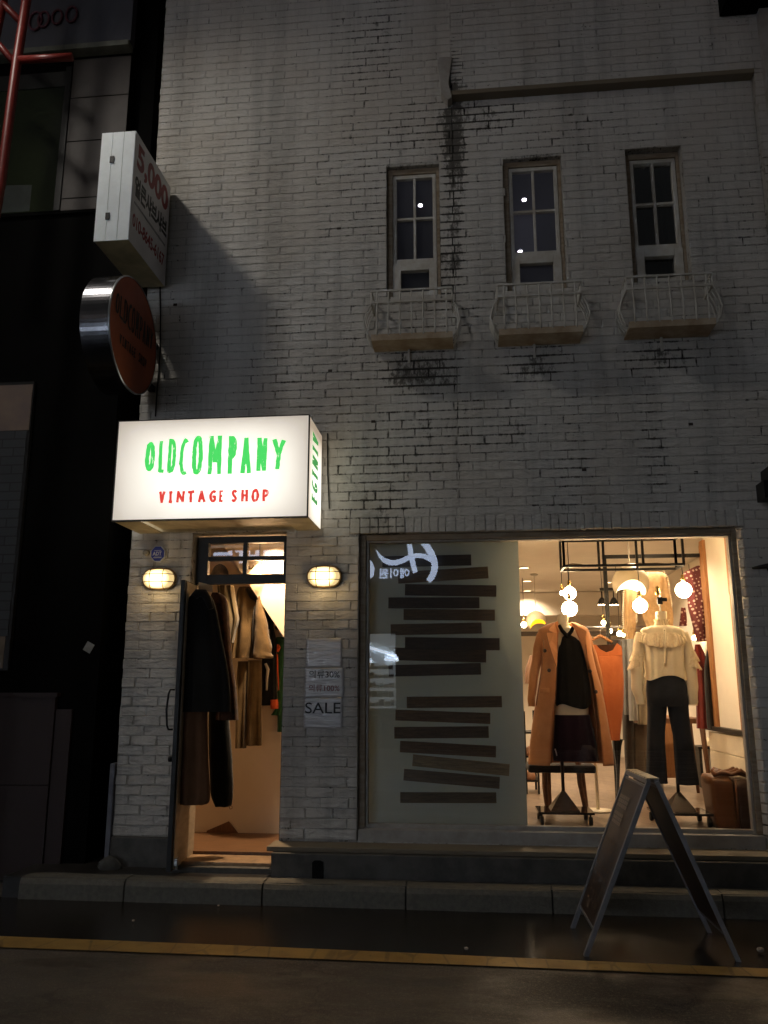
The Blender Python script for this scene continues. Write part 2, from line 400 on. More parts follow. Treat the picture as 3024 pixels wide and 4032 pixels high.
# left return of the building, seen as the jagged dark edge, and roof so no light leaks in
mb = MB().box((XL+.002, .242, .15), (XL+.18, 8, 9.0)).box((2.62, .242, .15), (2.8, 8, 9.0)).box((XL, .242, 8.9), (3, 8, 9.0)).box((XL+.19, 7.9, .15), (2.6, 8, 8.88))
mb.build('side_walls', M_BRICK, BLD)
MB().box((-.12, -.10, LEDGE_Z-.012), (2.56, .003, LEDGE_Z+.033)).build('stone_ledge', M_LEDGE, BLD, bevel=.006)
# curved corbel at the left end of the ledge
P = [at(1500+a*.9186, b*.9186, -.1) for a, b in [(243, 262), (250, 330), (258, 400), (285, 430), (305, 418), (290, 360), (298, 300), (306, 245), (250, 248)]]
MB().prism([(p.x, p.z) for p in P], -.11, -.004).build('corbel', M_SILL, BLD, bevel=.006)
random.seed(31); m_plug = mat('rusty_wall_plug', (.05, .035, .025), .8)
for (u_, v_) in ((1335, 900), (1470, 1660), (690, 1200), (1300, 1460), (2720, 1670), (2740, 1860), (2300, 1850)):
    q_ = at(u_, v_, 0); MB().box((q_.x-.018, -.004, q_.z-.012), (q_.x+.018, .002, q_.z+.012)).build('wall_plug', m_plug, BLD, bevel=.003)
# recess brick nibs on the window's right reveal, catching the shop light
mb = MB(); z = .37
while z < 2.76:
    w = random.uniform(-.008, .008); zt_ = min(z+CH-.006, 2.763)
    mb.rings([[(2.100+w*.5, .055, z+.004), (2.120+w, .004, z+.007), (2.136, -.002, z+.004), (2.15, .05, z+.004)], [(2.100+w*.5, .055, zt_), (2.120+w, .004, zt_-.003), (2.136, -.002, zt_), (2.15, .05, zt_)]]); z += CH
mb.build('reveal_bricks', M_BRICK, BLD, bevel=.006)

# plinth and steps
pl = MB()
pl.box((XL+.01, -.05, .14), (-2.36, .2, .365)); pl.box((-1.53, -.28, .14), (3.0, .0, .315))
pl.build('plinth', M_PLINTH, BLD, bevel=.008)
MB().box((-1.575, -.24, .318), (3.0, .02, .352)).build('plinth_ledge', M_LEDGE, BLD, bevel=.006)
MB().box((-1.56, -.285, .225), (-1.36, -.281, .30)).build('drain_hole', M_METAL_BLK, BLD) if False else None
dp = MB(); P = [at(u, v, -.29) for u, v in [(1229, 3460), (1229, 3396), (1238, 3388), (1262, 3388), (1272, 3396), (1272, 3460)]]
dp.prism([(p.x, p.z) for p in P], -.292, -.24).build('drain_opening', mat('drain_black', (.004, .004, .004), 1, bump=0), BLD)
MB().box((-2.36, -.2, .14), (-1.535, .23, .19)).build('doorstep', M_PLINTH, BLD, bevel=.008)
MB().box((-2.37, -.14, .191), (-1.537, .15, .215)).build('threshold', mat('worn_threshold', (.38, .24, .13), .6, 0, .3, 8, bump=.3), BLD, bevel=.004)

# shop window: timber frame, sill, panes
wf = MB().box((-.922, .05, .45), (-.872, .16, 2.762)).box((2.06, .05, .45), (2.10, .16, 2.762)).box((-.87, .05, 2.715), (2.058, .16, 2.762))
SW = wf.build('shop_window', M_FRAMEWOOD, BLD, bevel=.005)
MB().box((-.868, .07, .45), (-.852, .14, 2.712)).box((2.04, .07, .45), (2.057, .14, 2.712)).box((-.85, .07, 2.70), (2.038, .14, 2.713)).box((-.85, .08, .45), (2.038, .14, .478)).build('inner_bead', M_SILL, SW)
MB().box((-.92, .005, .356), (2.10, .16, .448)).build('window_sill', M_SILL, SW, bevel=.005)
gl = MB(); gl.face([(-.851, .12, .479), (2.039, .12, .479), (2.039, .12, 2.699), (-.851, .12, 2.699)]); gl.build('window_glass', M_GLASS, SW)

# transom over the door
tf = MB(); X0, X1, Z0, Z1 = -2.335, -1.55, 2.375, 2.78
pr = [at(*cA(*a), .15) for a in [(622, 270), (1008, 268), (1053, 265), (1443, 258), (1003, 445), (1003, 405), (1050, 590), (610, 597)]]
xa, xb, xc, xd = -2.237, -1.935, -1.897, -1.58
za, zb, zc, zd = 2.455, 2.575, 2.610, 2.725
tf.box((X0, .1, Z0), (xa, .16, Z1)).box((xd, .1, Z0), (X1, .16, Z1)).box((xa, .1, Z0), (xd, .16, za)).box((xa, .1, zd), (xd, .16, Z1))
tf.box((xa, .105, zb), (xd, .155, zc)).box((xb, .103, za), (xc, .157, zb)).box((xb, .103, zc), (xc, .157, zd))
TR = tf.build('transom_window', M_BLACKWOOD, BLD, bevel=.003)
for a, b, c, d in ((xa, xb, za, zb), (xc, xd, za, zb), (xa, xb, zc, zd), (xc, xd, zc, zd)):
    q = MB(); q.face([(a, .13, c), (b, .13, c), (b, .13, d), (a, .13, d)]); q.build('pane', M_GLASS, TR)
MB().box((-1.56, .1, .22), (-1.545, .18, 2.374)).box((-2.342, .1, .22), (-2.325, .18, 2.374)).build('door_frame', M_BLACKWOOD, BLD)
# open door leaf
DM = Matrix.Translation((-2.285, .22, 0)) @ Matrix.Rotation(R(-87), 4, 'Z')      # leaf along +x local, opened outwards
def door_box(mb, a, b): return mb.box(a, b, DM)
D = door_box(MB(), (0, -.038, .185), (.60, -.003, 2.35)).build('door', M_BLACKWOOD, BLD, bevel=.003)
ip = MB()
m_doorin = mat('cream_door_panel', (.55, .46, .34), .6, 0, .25, 4, (1, 1, 3), .2, col2=(.4, .32, .22))
door_box(ip, (.03, -.001, .2), (.565, .006, 2.34)); ip.build('inner_panel', m_doorin, D)
hd = MB(); hp = [(.53, -.062, 1.50), (.54, -.095, 1.50), (.545, -.105, 1.47), (.55, -.115, 1.35), (.545, -.105, 1.23), (.54, -.095, 1.2), (.53, -.062, 1.2)]
hd.tube([DM @ Vector(p) for p in hp], .008).build('handle', M_METAL_BLK, D, True)
MB().tube([DM @ Vector(p) for p in [(.52, -.06, .98), (.52, -.085, .98)]], .022, 12).build('lock', M_METAL_BLK, D, True)
MB().box((.5, .006, .22), (.56, .03, .27), DM).tube([DM @ Vector((.53, .02, .19)), DM @ Vector((.53, .02, .25))], .008).build('door_latch', M_STEEL, D)

# upper windows, set back in their openings
for (x0, x1, z0, z1) in UPW:
    yy = .10 if x0 < 1 else .15
    f = MB(); zm = z0+.36
    f.box((x0+.002, yy-.05, z0), (x0+.05, yy+.05, z1-.002)).box((x1-.03, yy-.05, z0), (x1-.002, yy+.05, z1-.002)).box((x0+.05, yy-.05, z1-.055), (x1-.03, yy+.05, z1-.002))
    W = f.build('upper_window', M_FRAMEWOOD, BLD, bevel=.004)
    a0, a1 = x0+.055, x1-.035; s = MB(); xm = (a0+a1)/2; zt = z1-.06; zmid = (zm+.045+zt-.035)/2
    s.box((a0, yy-.04, zm), (a0+.03, yy+.02, zt)).box((a1-.03, yy-.04, zm), (a1, yy+.02, zt)).box((a0+.03, yy-.04, zt-.035), (a1-.03, yy+.02, zt)).box((a0+.03, yy-.04, zm), (a1-.03, yy+.02, zm+.045))
    s.box((xm-.011, yy-.035, zm+.045), (xm+.011, yy+.01, zt-.035)).box((a0+.03, yy-.033, zmid-.011), (xm-.011, yy+.01, zmid+.011)).box((xm+.011, yy-.033, zmid-.011), (a1-.03, yy+.01, zmid+.011))
    s.build('sash', M_METAL_WHT, W, bevel=.003)
    s = MB(); b0, b1, c0, c1 = a0-.002, a1+.002, z0+.01, zm-.003
    s.box((b0, yy-.055, c0), (b0+.07, yy+.02, c1)).box((b1-.07, yy-.055, c0), (b1, yy+.02, c1)).box((b0+.07, yy-.055, c1-.07), (b1-.07, yy+.02, c1)).box((b0+.07, yy-.055, c0), (b1-.07, yy+.02, c0+.07))
    s.build('vent_sash', M_METAL_WHT, W, bevel=.004)
    for (p, q, r_, t_) in ((a0+.03, xm-.011, zmid+.011, zt-.035), (xm+.011, a1-.03, zmid+.011, zt-.035), (a0+.03, xm-.011, zm+.045, zmid-.011), (xm+.011, a1-.03, zm+.045, zmid-.011), (b0+.07, b1-.07, c0+.07, c1-.07)):
        gq = MB(); gq.face([(p, yy, r_), (q, yy, r_), (q, yy, t_), (p, yy, t_)])
        gq.build('pane', M_PANEGLASS if x0 < 1 else M_GLASS, W)
# rooms behind the upper windows
m_room = mat('dim_upper_room', (.12, .11, .14), .9, bump=0)
m_ul = emis('upper_room_lamp', (.9, .85, 1), 16)
for (u_, v_, yy_, lb) in ((1655, 807, .5, 'small bright ceiling lamp seen through the leftmost upper window'), (2064, 785, .5, 'upper of the two small bright lamps seen through the middle upper window'), (2048, 989, .35, 'lower of the two small bright lamps seen through the middle upper window')):
    q = at(u_, v_, yy_); tag(MB().lathe(q, [(.001, -.014), (.02, -.012), (.022, 0), (.001, .008)], 16).build('room_lamp', m_ul, smooth=True, loc=q), lb, 'lamp', 'lamps in the upper rooms')
MB().box((-1.3, .9, 4.5), (1.2, .96, 6.6)).box((1.25, .26, 4.5), (1.31, 3, 6.6)).build('upper_room_wall', m_room, BLD)

# ------------------------------------------------------------------ window balconies
def balcony(cx0, cx1, label, first=[None]):
    ft = .257
    if first[0] is None:
        root = thing('window_balcony', label, 'balcony', (-.797, 0, 4.362), 'wrought iron balconies under the upper windows')
        w = .682; o = Vector((-.797, 0, 4.362))
        r_ = MB(); zt, z2 = .445, .34
        for z in (zt, z2):
            r_.bar(o+Vector((0, -ft, z)), o+Vector((w, -ft, z)), .016).bar(o+Vector((0, -ft, z)), o+Vector((0, -.01, z)), .014).bar(o+Vector((w, -ft, z)), o+Vector((w, -.01, z)), .014)
        r_.build('top_rail', M_METAL_WHT, root)
        for i in range(7):
            x = w*(i+.5)/7; bl = [(x, -ft, zt), (x, -ft, z2), (x, -ft-.008, .26), (x, -ft-.018, .16), (x, -ft-.006, .07), (x, -ft+.015, .015)]
            MB().tube([o+Vector(p) for p in bl], .0068, 6).build('baluster', M_METAL_WHT, root, True)
        for sx, x0 in ((-1, 0), (1, w)):
            for k in range(4):
                y = -ft+.01+k*.065
                bl = [(x0, y, zt), (x0, y, z2), (x0+sx*.04, y, .26), (x0+sx*.065, y, .16), (x0+sx*.04, y, .07), (x0+sx*.005, y, .015)]
                MB().tube([o+Vector(p) for p in bl], .0068, 6).build('side_bar', M_METAL_WHT, root, True)
        tr = MB().box(o+Vector((.0, -ft+.01, 0)), o+Vector((w, -.008, .014))).bar(o+Vector((0, -ft+.005, .025)), o+Vector((w, -ft+.005, .025)), .012, .055)
        tr.build('floor_tray', mat('rusty_cream_tray', (.50, .40, .28), .7, 0, .35, 5, bump=.4, col2=(.32, .22, .13)), root)
        MB().bar(o+Vector((.3, -.03, -.12)), o+Vector((.3, -.03, 0)), .02).build('bracket', M_METAL_WHT, root)
        first[0] = root; r = root
    else:
        r = first[0].copy(); COL.objects.link(r); r['label'] = label
        for ch in first[0].children:
            c = ch.copy(); COL.objects.link(c); c.parent = r
    r.location.x = cx0
    return r
balcony(-.797, -.12, 'white iron window balcony under the leftmost upper window, above heavy black stains')
balcony(.266, .92, 'white iron window balcony under the middle upper window')
b3 = balcony(1.315, 1.93, 'white iron window balcony under the rightmost upper window with dark panes'); b3.location.z = 4.375

# ------------------------------------------------------------------ text helpers
def text_mesh(body, w, h, M, m, name, parent, ext=.0015, off=0.0, ctr=False, bold=0.0):
    cu = bpy.data.curves.new('t', 'FONT'); cu.body = body; cu.extrude = ext; cu.offset = bold; cu.resolution_u = 4
    o = bpy.data.objects.new('t', cu); COL.objects.link(o)
    me = bpy.data.meshes.new_from_object(o.evaluated_get(bpy.context.evaluated_depsgraph_get()))
    bpy.data.objects.remove(o); bpy.data.curves.remove(cu)
    xs = [v.co.x for v in me.vertices]; ys = [v.co.y for v in me.vertices]
    x0, x1, y0, y1 = min(xs), max(xs), min(ys), max(ys); mb = MB()
    sx = w/(x1-x0); sy = h/(y1-y0)
    mb.v = [M @ Vector(((v.co.x-x0)*sx, (v.co.y-y0)*sy, v.co.z+off)) for v in me.vertices]
    mb.f = [tuple(p.vertices) for p in me.polygons]; bpy.data.meshes.remove(me)
    return mb.build(name, m, parent)
def basis(o, ex, ey):
    ex = Vector(ex).normalized(); ey = Vector(ey).normalized(); ez = ex.cross(ey)
    M = Matrix((ex, ey, ez)).transposed().to_4x4(); M.translation = Vector(o); return M

GL = {  # hand-lettered capitals as brush strokes in a unit box (x right, y up)
 'O': [[(.5, .98), (.2, .9), (.08, .7), (.06, .45), (.1, .2), (.3, .04), (.55, .03), (.82, .12), (.93, .35), (.94, .6), (.85, .85), (.62, .97), (.5, .98)]],
 'L': [[(.12, 1), (.12, .6), (.1, .02)], [(.08, .02), (.5, .03), (1.1, .02)]],
 'D': [[(.05, 1), (.04, .5), (.06, 0)], [(.0, .98), (.5, .97), (.92, .8), (1.02, .5), (.95, .22), (.6, .03), (.04, .01)]],
 'C': [[(1.05, .92), (.75, 1), (.38, .88), (.1, .6), (.06, .3), (.35, .06), (.7, 0), (1.05, .03)]],
 'M': [[(.12, .0), (.14, .5), (.16, 1)], [(.16, .98), (.36, .6), (.52, .32)], [(.52, .32), (.68, .6), (.86, .98)], [(.86, 1), (.86, .5), (.9, 0)]],
 'P': [[(.18, 1), (.17, .5), (.2, 0)], [(.15, .95), (.5, .96), (.82, .88), (.9, .7), (.75, .52), (.5, .44), (.2, .4)]],
 'A': [[(.1, 0), (.25, .5), (.42, 1)], [(.42, 1), (.65, .5), (.92, 0)], [(.22, .3), (.5, .32), (.75, .3)]],
 'N': [[(.12, 0), (.15, .5), (.16, 1)], [(.16, 1), (.45, .55), (.82, .02)], [(.82, .0), (.86, .5), (.9, .98)]],
 'Y': [[(.06, 1), (.3, .72), (.5, .5)], [(.94, .96), (.7, .72), (.52, .5), (.45, .25), (.42, 0)]],
 'V': [[(.06, 1), (.25, .5), (.45, 0)], [(.45, .02), (.65, .5), (.92, 1)]],
 'I': [[(.5, 1), (.5, .5), (.5, 0)], [(.1, .95), (.5, .94), (.9, .96)], [(.1, .05), (.5, .06), (.92, .04)]],
 'T': [[(.5, .95), (.48, .5), (.5, 0)], [(.04, .94), (.5, .93), (.96, .96)]],
 'G': [[(.9, .88), (.65, .96), (.35, .88), (.12, .6), (.12, .3), (.38, .05), (.7, .05), (.9, .2), (.9, .46)], [(.92, .45), (.72, .47), (.52, .45)]],
 'E': [[(.16, 1), (.15, .5), (.16, 0)], [(.1, .95), (.5, .94), (.9, .96)], [(.12, .52), (.5, .51), (.78, .53)], [(.1, .05), (.5, .05), (.94, .04)]],
 'S': [[(.88, .86), (.62, .97), (.3, .92), (.14, .75), (.3, .58), (.65, .46), (.88, .28), (.75, .08), (.4, .02), (.1, .14)]],
 'H': [[(.12, 1), (.13, .5), (.12, 0)], [(.86, 1), (.85, .5), (.88, 0)], [(.12, .5), (.5, .52), (.86, .5)]],
 'R': [[(.16, 1), (.15, .5), (.16, 0)], [(.14, .96), (.6, .96), (.88, .75), (.6, .5), (.18, .48)], [(.45, .48), (.92, 0)]]}
LAYER = [0]
def letter(mb, ch, M, x0, y0, w, h, sw, rough=1.0):
    for st in GL[ch]:
        LAYER[0] += 1; zz = .0006+.0004*(LAYER[0] % 5)
        pts = []
        for i in range(len(st)-1):
            for k in range(4): t = k/4; pts.append((st[i][0]*(1-t)+st[i+1][0]*t, st[i][1]*(1-t)+st[i+1][1]*t))
        pts.append(st[-1])
        P = [Vector((x0+p[0]*(w-sw)+sw/2, y0+p[1]*(h-sw*.6)+sw*.3)) for p in pts]
        L = []; Rr = []
        for i, p in enumerate(P):
            d = (P[min(i+1, len(P)-1)]-P[max(i-1, 0)]).normalized(); nn = Vector((-d.y, d.x))
            wl = sw/2*(1+noise.noise(Vector((p.x*40, p.y*40, LAYER[0])))*.35*rough); wr = sw/2*(1+noise.noise(Vector((p.x*40, p.y*40, LAYER[0]+9)))*.35*rough)
            e = d*(-sw*.18 if i == 0 else sw*.18 if i == len(P)-1 else 0)
            L.append(p+nn*wl+e); Rr.append(p-nn*wr+e)
        for i in range(len(P)-1):
            mb.face([M @ Vector((q.x, q.y, zz)) for q in (L[i], Rr[i], Rr[i+1], L[i+1])])

# ------------------------------------------------------------------ lit shop sign box
LB = thing('lit_sign_box', 'large glowing white box sign with green and red lettering above the shop door', 'sign', (-2.02, -.3, 2.8))
YF = -.59; bx0, bx1, bz0, bz1 = -2.80, -1.243, 2.797, 3.612
def sign_face(name, tubes, axis_vals, k, warm):
    m, t, b, o = nodes(name)
    tc = t.nodes.new('ShaderNodeTexCoord'); sp = t.nodes.new('ShaderNodeSeparateXYZ'); t.links.new(tc.outputs['Generated'], sp.inputs[0])
    # two fluorescent tubes behind the sheet: brightest in the middle, weaker towards the edges of the box
    def band(a, c, w):
        return mth(t, 'POWER', mth(t, 'SUBTRACT', 1, mth(t, 'POWER', mth(t, 'ABSOLUTE', mth(t, 'DIVIDE', mth(t, 'SUBTRACT', a, c), w)), 2.4), True), .8)
    A = sp.outputs[axis_vals[0]]; B = sp.outputs[axis_vals[1]]
    f = mth(t, 'MULTIPLY', band(A, tubes[0], tubes[1]), band(B, tubes[2], tubes[3]))
    f = mth(t, 'MULTIPLY', f, mrange(t, noi(t, 1.5, 2), .3, .7, .9, 1.1))
    s = mth(t, 'ADD', mth(t, 'MULTIPLY', f, k), .44)
    b.inputs['Base Color'].default_value = (.5, .5, .48, 1); b.inputs['Roughness'].default_value = .35
    t.links.new(mixc(t, f, warm, (1, .97, .86)), b.inputs['Emission Color']); t.links.new(s, b.inputs['Emission Strength'])
    return m
mf = sign_face('backlit_sign_sheet', (.5, .53, .45, .57), (0, 2), .95, (.93, .80, .66))
ms = sign_face('backlit_sign_side_sheet', (.75, .8, .38, .55), (1, 2), 1.0, (.92, .72, .52))
mb = MB(); mb.face([(bx0, YF, bz0), (bx1, YF, bz0), (bx1, YF, bz1), (bx0, YF, bz1)]); 
mb.box((bx0+.004, YF, bz0+.004), (bx1-.006, YF+.012, bz1-.004)); mb.v = mb.v[4:]; mb.f = [tuple(i-4 for i in q) for q in mb.f[1:]]
mb.build('front_panel', mf, LB)
MB().box((bx1-.012, YF+.02, bz0+.008), (bx1, -.035, bz1-.004)).build('side_panel', ms, LB)
MB().box((bx0, YF+.02, bz0+.008), (bx0+.012, -.035, bz1-.004)).build('side_panel', ms, LB)
m_alu = mat('sign_box_trim', (.10, .09, .075), .5, .5, .3, 8)
MB().box((bx0-.006, YF-.003, bz0-.008), (bx0+.003, YF+.018, bz1+.002)).box((bx1-.005, YF-.004, bz0-.008), (bx1+.004, YF+.018, bz1+.002)).box((bx0+.003, YF-.004, bz1-.004), (bx1-.005, YF+.018, bz1+.004)).box((bx0+.003, YF-.004, bz0-.01), (bx1-.005, YF+.018, bz0+.003)).build('trim', m_alu, LB)
MB().box((bx0+.013, YF+.02, bz1-.002), (bx1-.013, -.03, bz1+.002)).box((bx0+.013, -.034, bz0+.01), (bx1-.013, -.03, bz1-.004)).box((bx0+.013, YF+.02, bz0+.0), (bx1-.013, YF+.06, bz0+.007)).box((bx0, YF+.02, bz0-.002), (bx0+.2, -.03, bz0+.006)).box((bx1-.2, YF+.02, bz0-.002), (bx1, -.03, bz0+.006)).box((bx0+.2, YF+.062, bz0+.03), (bx1-.2, -.036, bz0+.034)).build('casing', mat('cream_sign_casing', (.5, .42, .28), .6, 0, .25, 5), LB)
def lit_paint(name, col, s):
    m, t, b, o = nodes(name)
    w = mth(t, 'MULTIPLY', mrange(t, noi(t, 34, 4, .8, (1, 1, .35)), .60, .66), .7)
    c = mixc(t, w, col, (1, .96, .85)); b.inputs['Base Color'].default_value = (*[x*.3 for x in col], 1)
    t.links.new(c, b.inputs['Emission Color']); t.links.new(mrange(t, w, 0, 1, s, s*1.3), b.inputs['Emission Strength']); return m
mg = lit_paint('backlit_green', (.075, .74, .135), .95); mr = lit_paint('backlit_red', (.80, .06, .045), .95)
MF = basis((0, YF-.001, 0), (1, 0, 0), (0, 0, 1))
def box_letters(defs, sw, m, name):
    for ch, a, b, c, d in defs:
        mb = MB(); p = at(*c3(a, d), YF); q = at(*c3(b, c), YF); letter(mb, ch, MF, p.x, p.z, q.x-p.x, q.z-p.z, sw*(.82 if ch in 'DLCE' else 1)); mb.build(name, m, LB)
box_letters([('O', 252, 325, 210, 388), ('L', 332, 384, 203, 397), ('D', 388, 448, 190, 397), ('C', 456, 518, 190, 407), ('O', 530, 610, 172, 410), ('M', 620, 727, 170, 408), ('P', 742, 810, 172, 405), ('A', 820, 900, 182, 402), ('N', 912, 992, 182, 388), ('Y', 1006, 1098, 190, 378)], .0345, mg, 'green_letter')
box_letters([('V', 336, 384, 503, 577), ('I', 391, 429, 503, 576), ('N', 437, 502, 500, 574), ('T', 504, 558, 500, 573), ('A', 568, 624, 498, 572), ('G', 635, 687, 497, 571), ('E', 694, 727, 497, 570), ('S', 766, 810, 495, 570), ('H', 824, 876, 493, 568), ('O', 887, 939, 492, 568), ('P', 949, 997, 492, 566)], .021, mr, 'red_letter')
mb = MB()
MS = basis((bx1+.0008, 0, 0), (0, 0, 1), (0, -1, 0))
MS = Matrix(((0, 0, 1, bx1+.0008), (0, -1, 0, 0), (1, 0, 0, 0), (0, 0, 0, 1)))
mg2 = lit_paint('backlit_green_side', (.10, .52, .13), .62)
zz = [3.005, 3.085, 3.195, 3.285, 3.365, 3.435, 3.52]
for ch, z0, z1 in zip('EGTNIV', (2.955, 3.045, 3.155, 3.245, 3.36, 3.445), (3.03, 3.14, 3.225, 3.345, 3.43, 3.53)):
    mb = MB(); letter(mb, ch, MS, z0, .20, z1-z0, .25, .034, .6); mb.build('side_letter', mg2, LB)
MB().tube([(-1.20, -.01, 3.64), (-1.195, -.012, 3.3), (-1.18, -.012, 3.05), (-1.175, -.015, 2.98)], .005, 6).build('power_cable', M_METAL_BLK, LB, True)

# ------------------------------------------------------------------ projecting price sign
m_signw = mat('old_white_acrylic', (.8, .78, .8), .4, 0, .12, 3, bump=.05)
m_signedge = mat('white_metal_sign_edge', (.9, .95, .95), .45, 0, .08, 4, bump=.1)
m_yell = mat('yellowed_sign_bottom', (.62, .52, .30), .5, 0, .25, 4, bump=.1)
PS = thing('projecting_sign', 'square white projecting sign with red 5,000 and a phone number, above the round sign', 'sign', (-2.85, -.45, 5.05))
sx, s0, s1, q0, q1 = -2.706, -.862, -.05, 5.06, 6.06
MB().box((sx-.29, s0+.012, q0+.004), (sx-.002, s1, q1)).build('casing', m_yell, PS, bevel=.004)
for i in range(3):
    a = sx-.292+i*.0985; MB().box((a, s0, q0+.002), (a+.094, s0+.011, q1-.002)).build('front_strip', m_signedge, PS)
MB().box((sx-.001, s0+.004, q0+.002), (sx+.003, s1-.005, q1-.002)).build('face_panel', m_signw, PS)
for z in (5.28, 5.80): MB().box((sx-.205, s0-.008, z-.03), (sx-.17, s0, z+.03)).build('hinge', M_METAL_BLK, PS)
for z in (5.27, 5.72): MB().box((sx-.12, s1, z-.04), (sx-.02, .0, z+.04)).build('bracket', M_METAL_BLK, PS)
m_red = mat('sign_red_paint', (.34, .02, .025), .5, bump=0); m_ink = mat('sign_black_ink', (.012, .012, .012), .5, bump=0)
M5 = basis((sx+.0035, s0, q0), (0, 1, 0), (0, 0, 1))
def M5o(y, z): return M5 @ Matrix.Translation((y, z, 0))
text_mesh('5,000', .70, .27, M5o(.06, .665), m_red, 'price_lettering', PS, .001, 0, bold=.035)
text_mesh('얼큰샤브샤브', .72, .19, M5o(.05, .44), m_ink, 'dish_lettering', PS, .001, 0, bold=.04)
text_mesh('010-8645-6167', .70, .12, M5o(.05, .16), m_red, 'phone_lettering', PS, .001, 0, bold=.02)
mb = MB(); random.seed(3)
y = .06
while y < .74: w = random.uniform(.012, .02); mb.box((0, 0, 0), (w, .022, .001), M5o(y, .365)); y += w+.008
mb.build('small_print', mat('faint_grey_print', (.25, .25, .27), .6, bump=0), PS)

# ------------------------------------------------------------------ round projecting sign
RS = thing('round_sign', 'round orange projecting sign in a dark steel drum with dark lettering', 'sign', (-2.8, -.64, 4.33))
rx, rc, rr = -2.70, Vector((-2.70, -.635, 4.325)), .475
MB().lathe(rc, [(rr-.012, -.24), (rr, -.235), (rr, -.012), (rr-.006, -.008), (.01, -.008)], 96, 'x').build('drum', mat('polished_dark_steel', (.16, .16, .17), .22, 1, .2, 6, bump=.05), RS)
MB().lathe(rc, [(rr-.008, -.006), (rr-.008, 0), (.01, 0.001)], 64, 'x').build('face_disc', mat('orange_sign_face', (.40, .085, .022), .5, 0, .15, 3, bump=.05), RS)
MB().lathe(rc, [(rr-.007, -.012), (rr+.002, -.010), (rr+.002, .003), (rr-.007, .004)], 64, 'x', False).build('rim', M_STEEL, RS, True)
m_rt = mat('dark_sign_letters', (.045, .03, .022), .6, bump=0)
MR = basis((rx+.002, rc.y, rc.z), (0, 1, 0), (0, 0, 1)); mb = MB(); word = 'OLDCOMPANY'
for i, ch in enumerate(word):
    w = .072; h = .235-.05*abs(i-4.5)/4.5*1.2; mb = MB(); letter(mb, ch, MR, -.385+i*.077, .0-.0+ (.235-h)/2, w, h, .022); mb.build('name_letter', m_rt, RS)
mb = MB(); x = -.27
for ch in 'VINTAGE SHOP':
    if ch != ' ': mb = MB(); letter(mb, ch, MR, x, -.18, .040, .085, .012); mb.build('small_letter', m_rt, RS)
    x += .046
MB().bar((-2.78, -.17, 4.5), (-2.78, .0, 4.5), .05).bar((-2.78, -.17, 4.1), (-2.78, .0, 4.1), .05).build('bracket', M_METAL_BLK, RS)
cb = MB().tube([at(630, 1130, -.01), at(632, 1250, -.012), at(630, 1400, -.01), at(617, 1560, -.012), at(612, 1640, -.015)], .006, 6)
tag(cb.build('cable', M_METAL_BLK, smooth=True), 'thin black cable hanging down the wall beside the round orange sign', 'cable')

# ------------------------------------------------------------------ bulkhead wall lamps
def lampglass():
    m, t, b, o = nodes('lit_lamp_glass'); tc = t.nodes.new('ShaderNodeTexCoord'); sp = t.nodes.new('ShaderNodeSeparateXYZ'); t.links.new(tc.outputs['Generated'], sp.inputs[0])
    a = mth(t, 'POWER', mth(t, 'DIVIDE', mth(t, 'SUBTRACT', sp.outputs[0], .5), .42), 2); c = mth(t, 'POWER', mth(t, 'DIVIDE', mth(t, 'SUBTRACT', sp.outputs[2], .48), .55), 2)
    f = mth(t, 'SUBTRACT', 1, mth(t, 'ADD', a, c), True)
    b.inputs['Base Color'].default_value = (.5, .42, .25, 1); b.inputs['Roughness'].default_value = .3
    b.inputs['Emission Color'].default_value = (1, .72, .32, 1); t.links.new(mth(t, 'ADD', mth(t, 'MULTIPLY', f, 4.5), .85), b.inputs['Emission Strength']); return m
m_lampglass = lampglass()
m_lampcol = mat('cream_lamp_body', (.5, .42, .25), .5, 0, .2, 8)
def wall_lamp(cx, cz, label):
    r = thing('wall_lamp', label, 'wall lamp', (cx, 0, cz), 'oval caged wall lamps beside the door')
    def oval(w, h, y, n=32):
        out = []
        for j in range(n):
            a = 2*PI*j/n; c, s = math.cos(a), math.sin(a)
            out.append((cx+(w-h)*(1 if c > 0 else -1)*min(1, abs(c)*3)+h*c, y, cz+h*s))
        return out
    MB().rings([oval(.145, .092, -.002), oval(.145, .092, -.022), oval(.138, .085, -.03)]).build('base', m_lampcol, r, True)
    MB().rings([oval(.130, .078, -.031), oval(.130, .078, -.055), oval(.122, .070, -.078), oval(.10, .048, -.094), oval(.06, .02, -.10)]).build('glass', m_lampglass, r, True)
    cg = MB()
    for dx in (-.055, .055):
        cg.tube([(cx+dx, -.025, cz-.09), (cx+dx, -.075, cz-.082), (cx+dx, -.108, cz-.04), (cx+dx, -.112, cz), (cx+dx, -.108, cz+.04), (cx+dx, -.075, cz+.082), (cx+dx, -.025, cz+.09)], .0035, 6)
    for dz in (-.032, .032):
        cg.tube([(cx-.14, -.025, cz+dz), (cx-.132, -.075, cz+dz), (cx-.09, -.108, cz+dz), (cx+.09, -.108, cz+dz), (cx+.132, -.075, cz+dz), (cx+.14, -.025, cz+dz)], .0035, 6)
    o = oval(.142, .088, -.034); cg.tube(o+[o[0]], .005, 6)
    cg.build('cage', mat('tarnished_cage', (.2, .12, .05), .5, .3, .3), r, True)
    ld = bpy.data.lights.new('lamp_light', 'POINT'); ld.energy = 1.5; ld.color = (1, .70, .34); ld.shadow_soft_size = .05
    lo = bpy.data.objects.new('lamp_light', ld); COL.objects.link(lo); lo.parent = r; lo.location = (0, -.16, -.05)
wall_lamp(-2.608, 2.408, 'lit oval caged wall lamp on the left pier, under the blue badge')
wall_lamp(-1.207, 2.407, 'lit oval caged wall lamp on the right pier, above the sale notices')

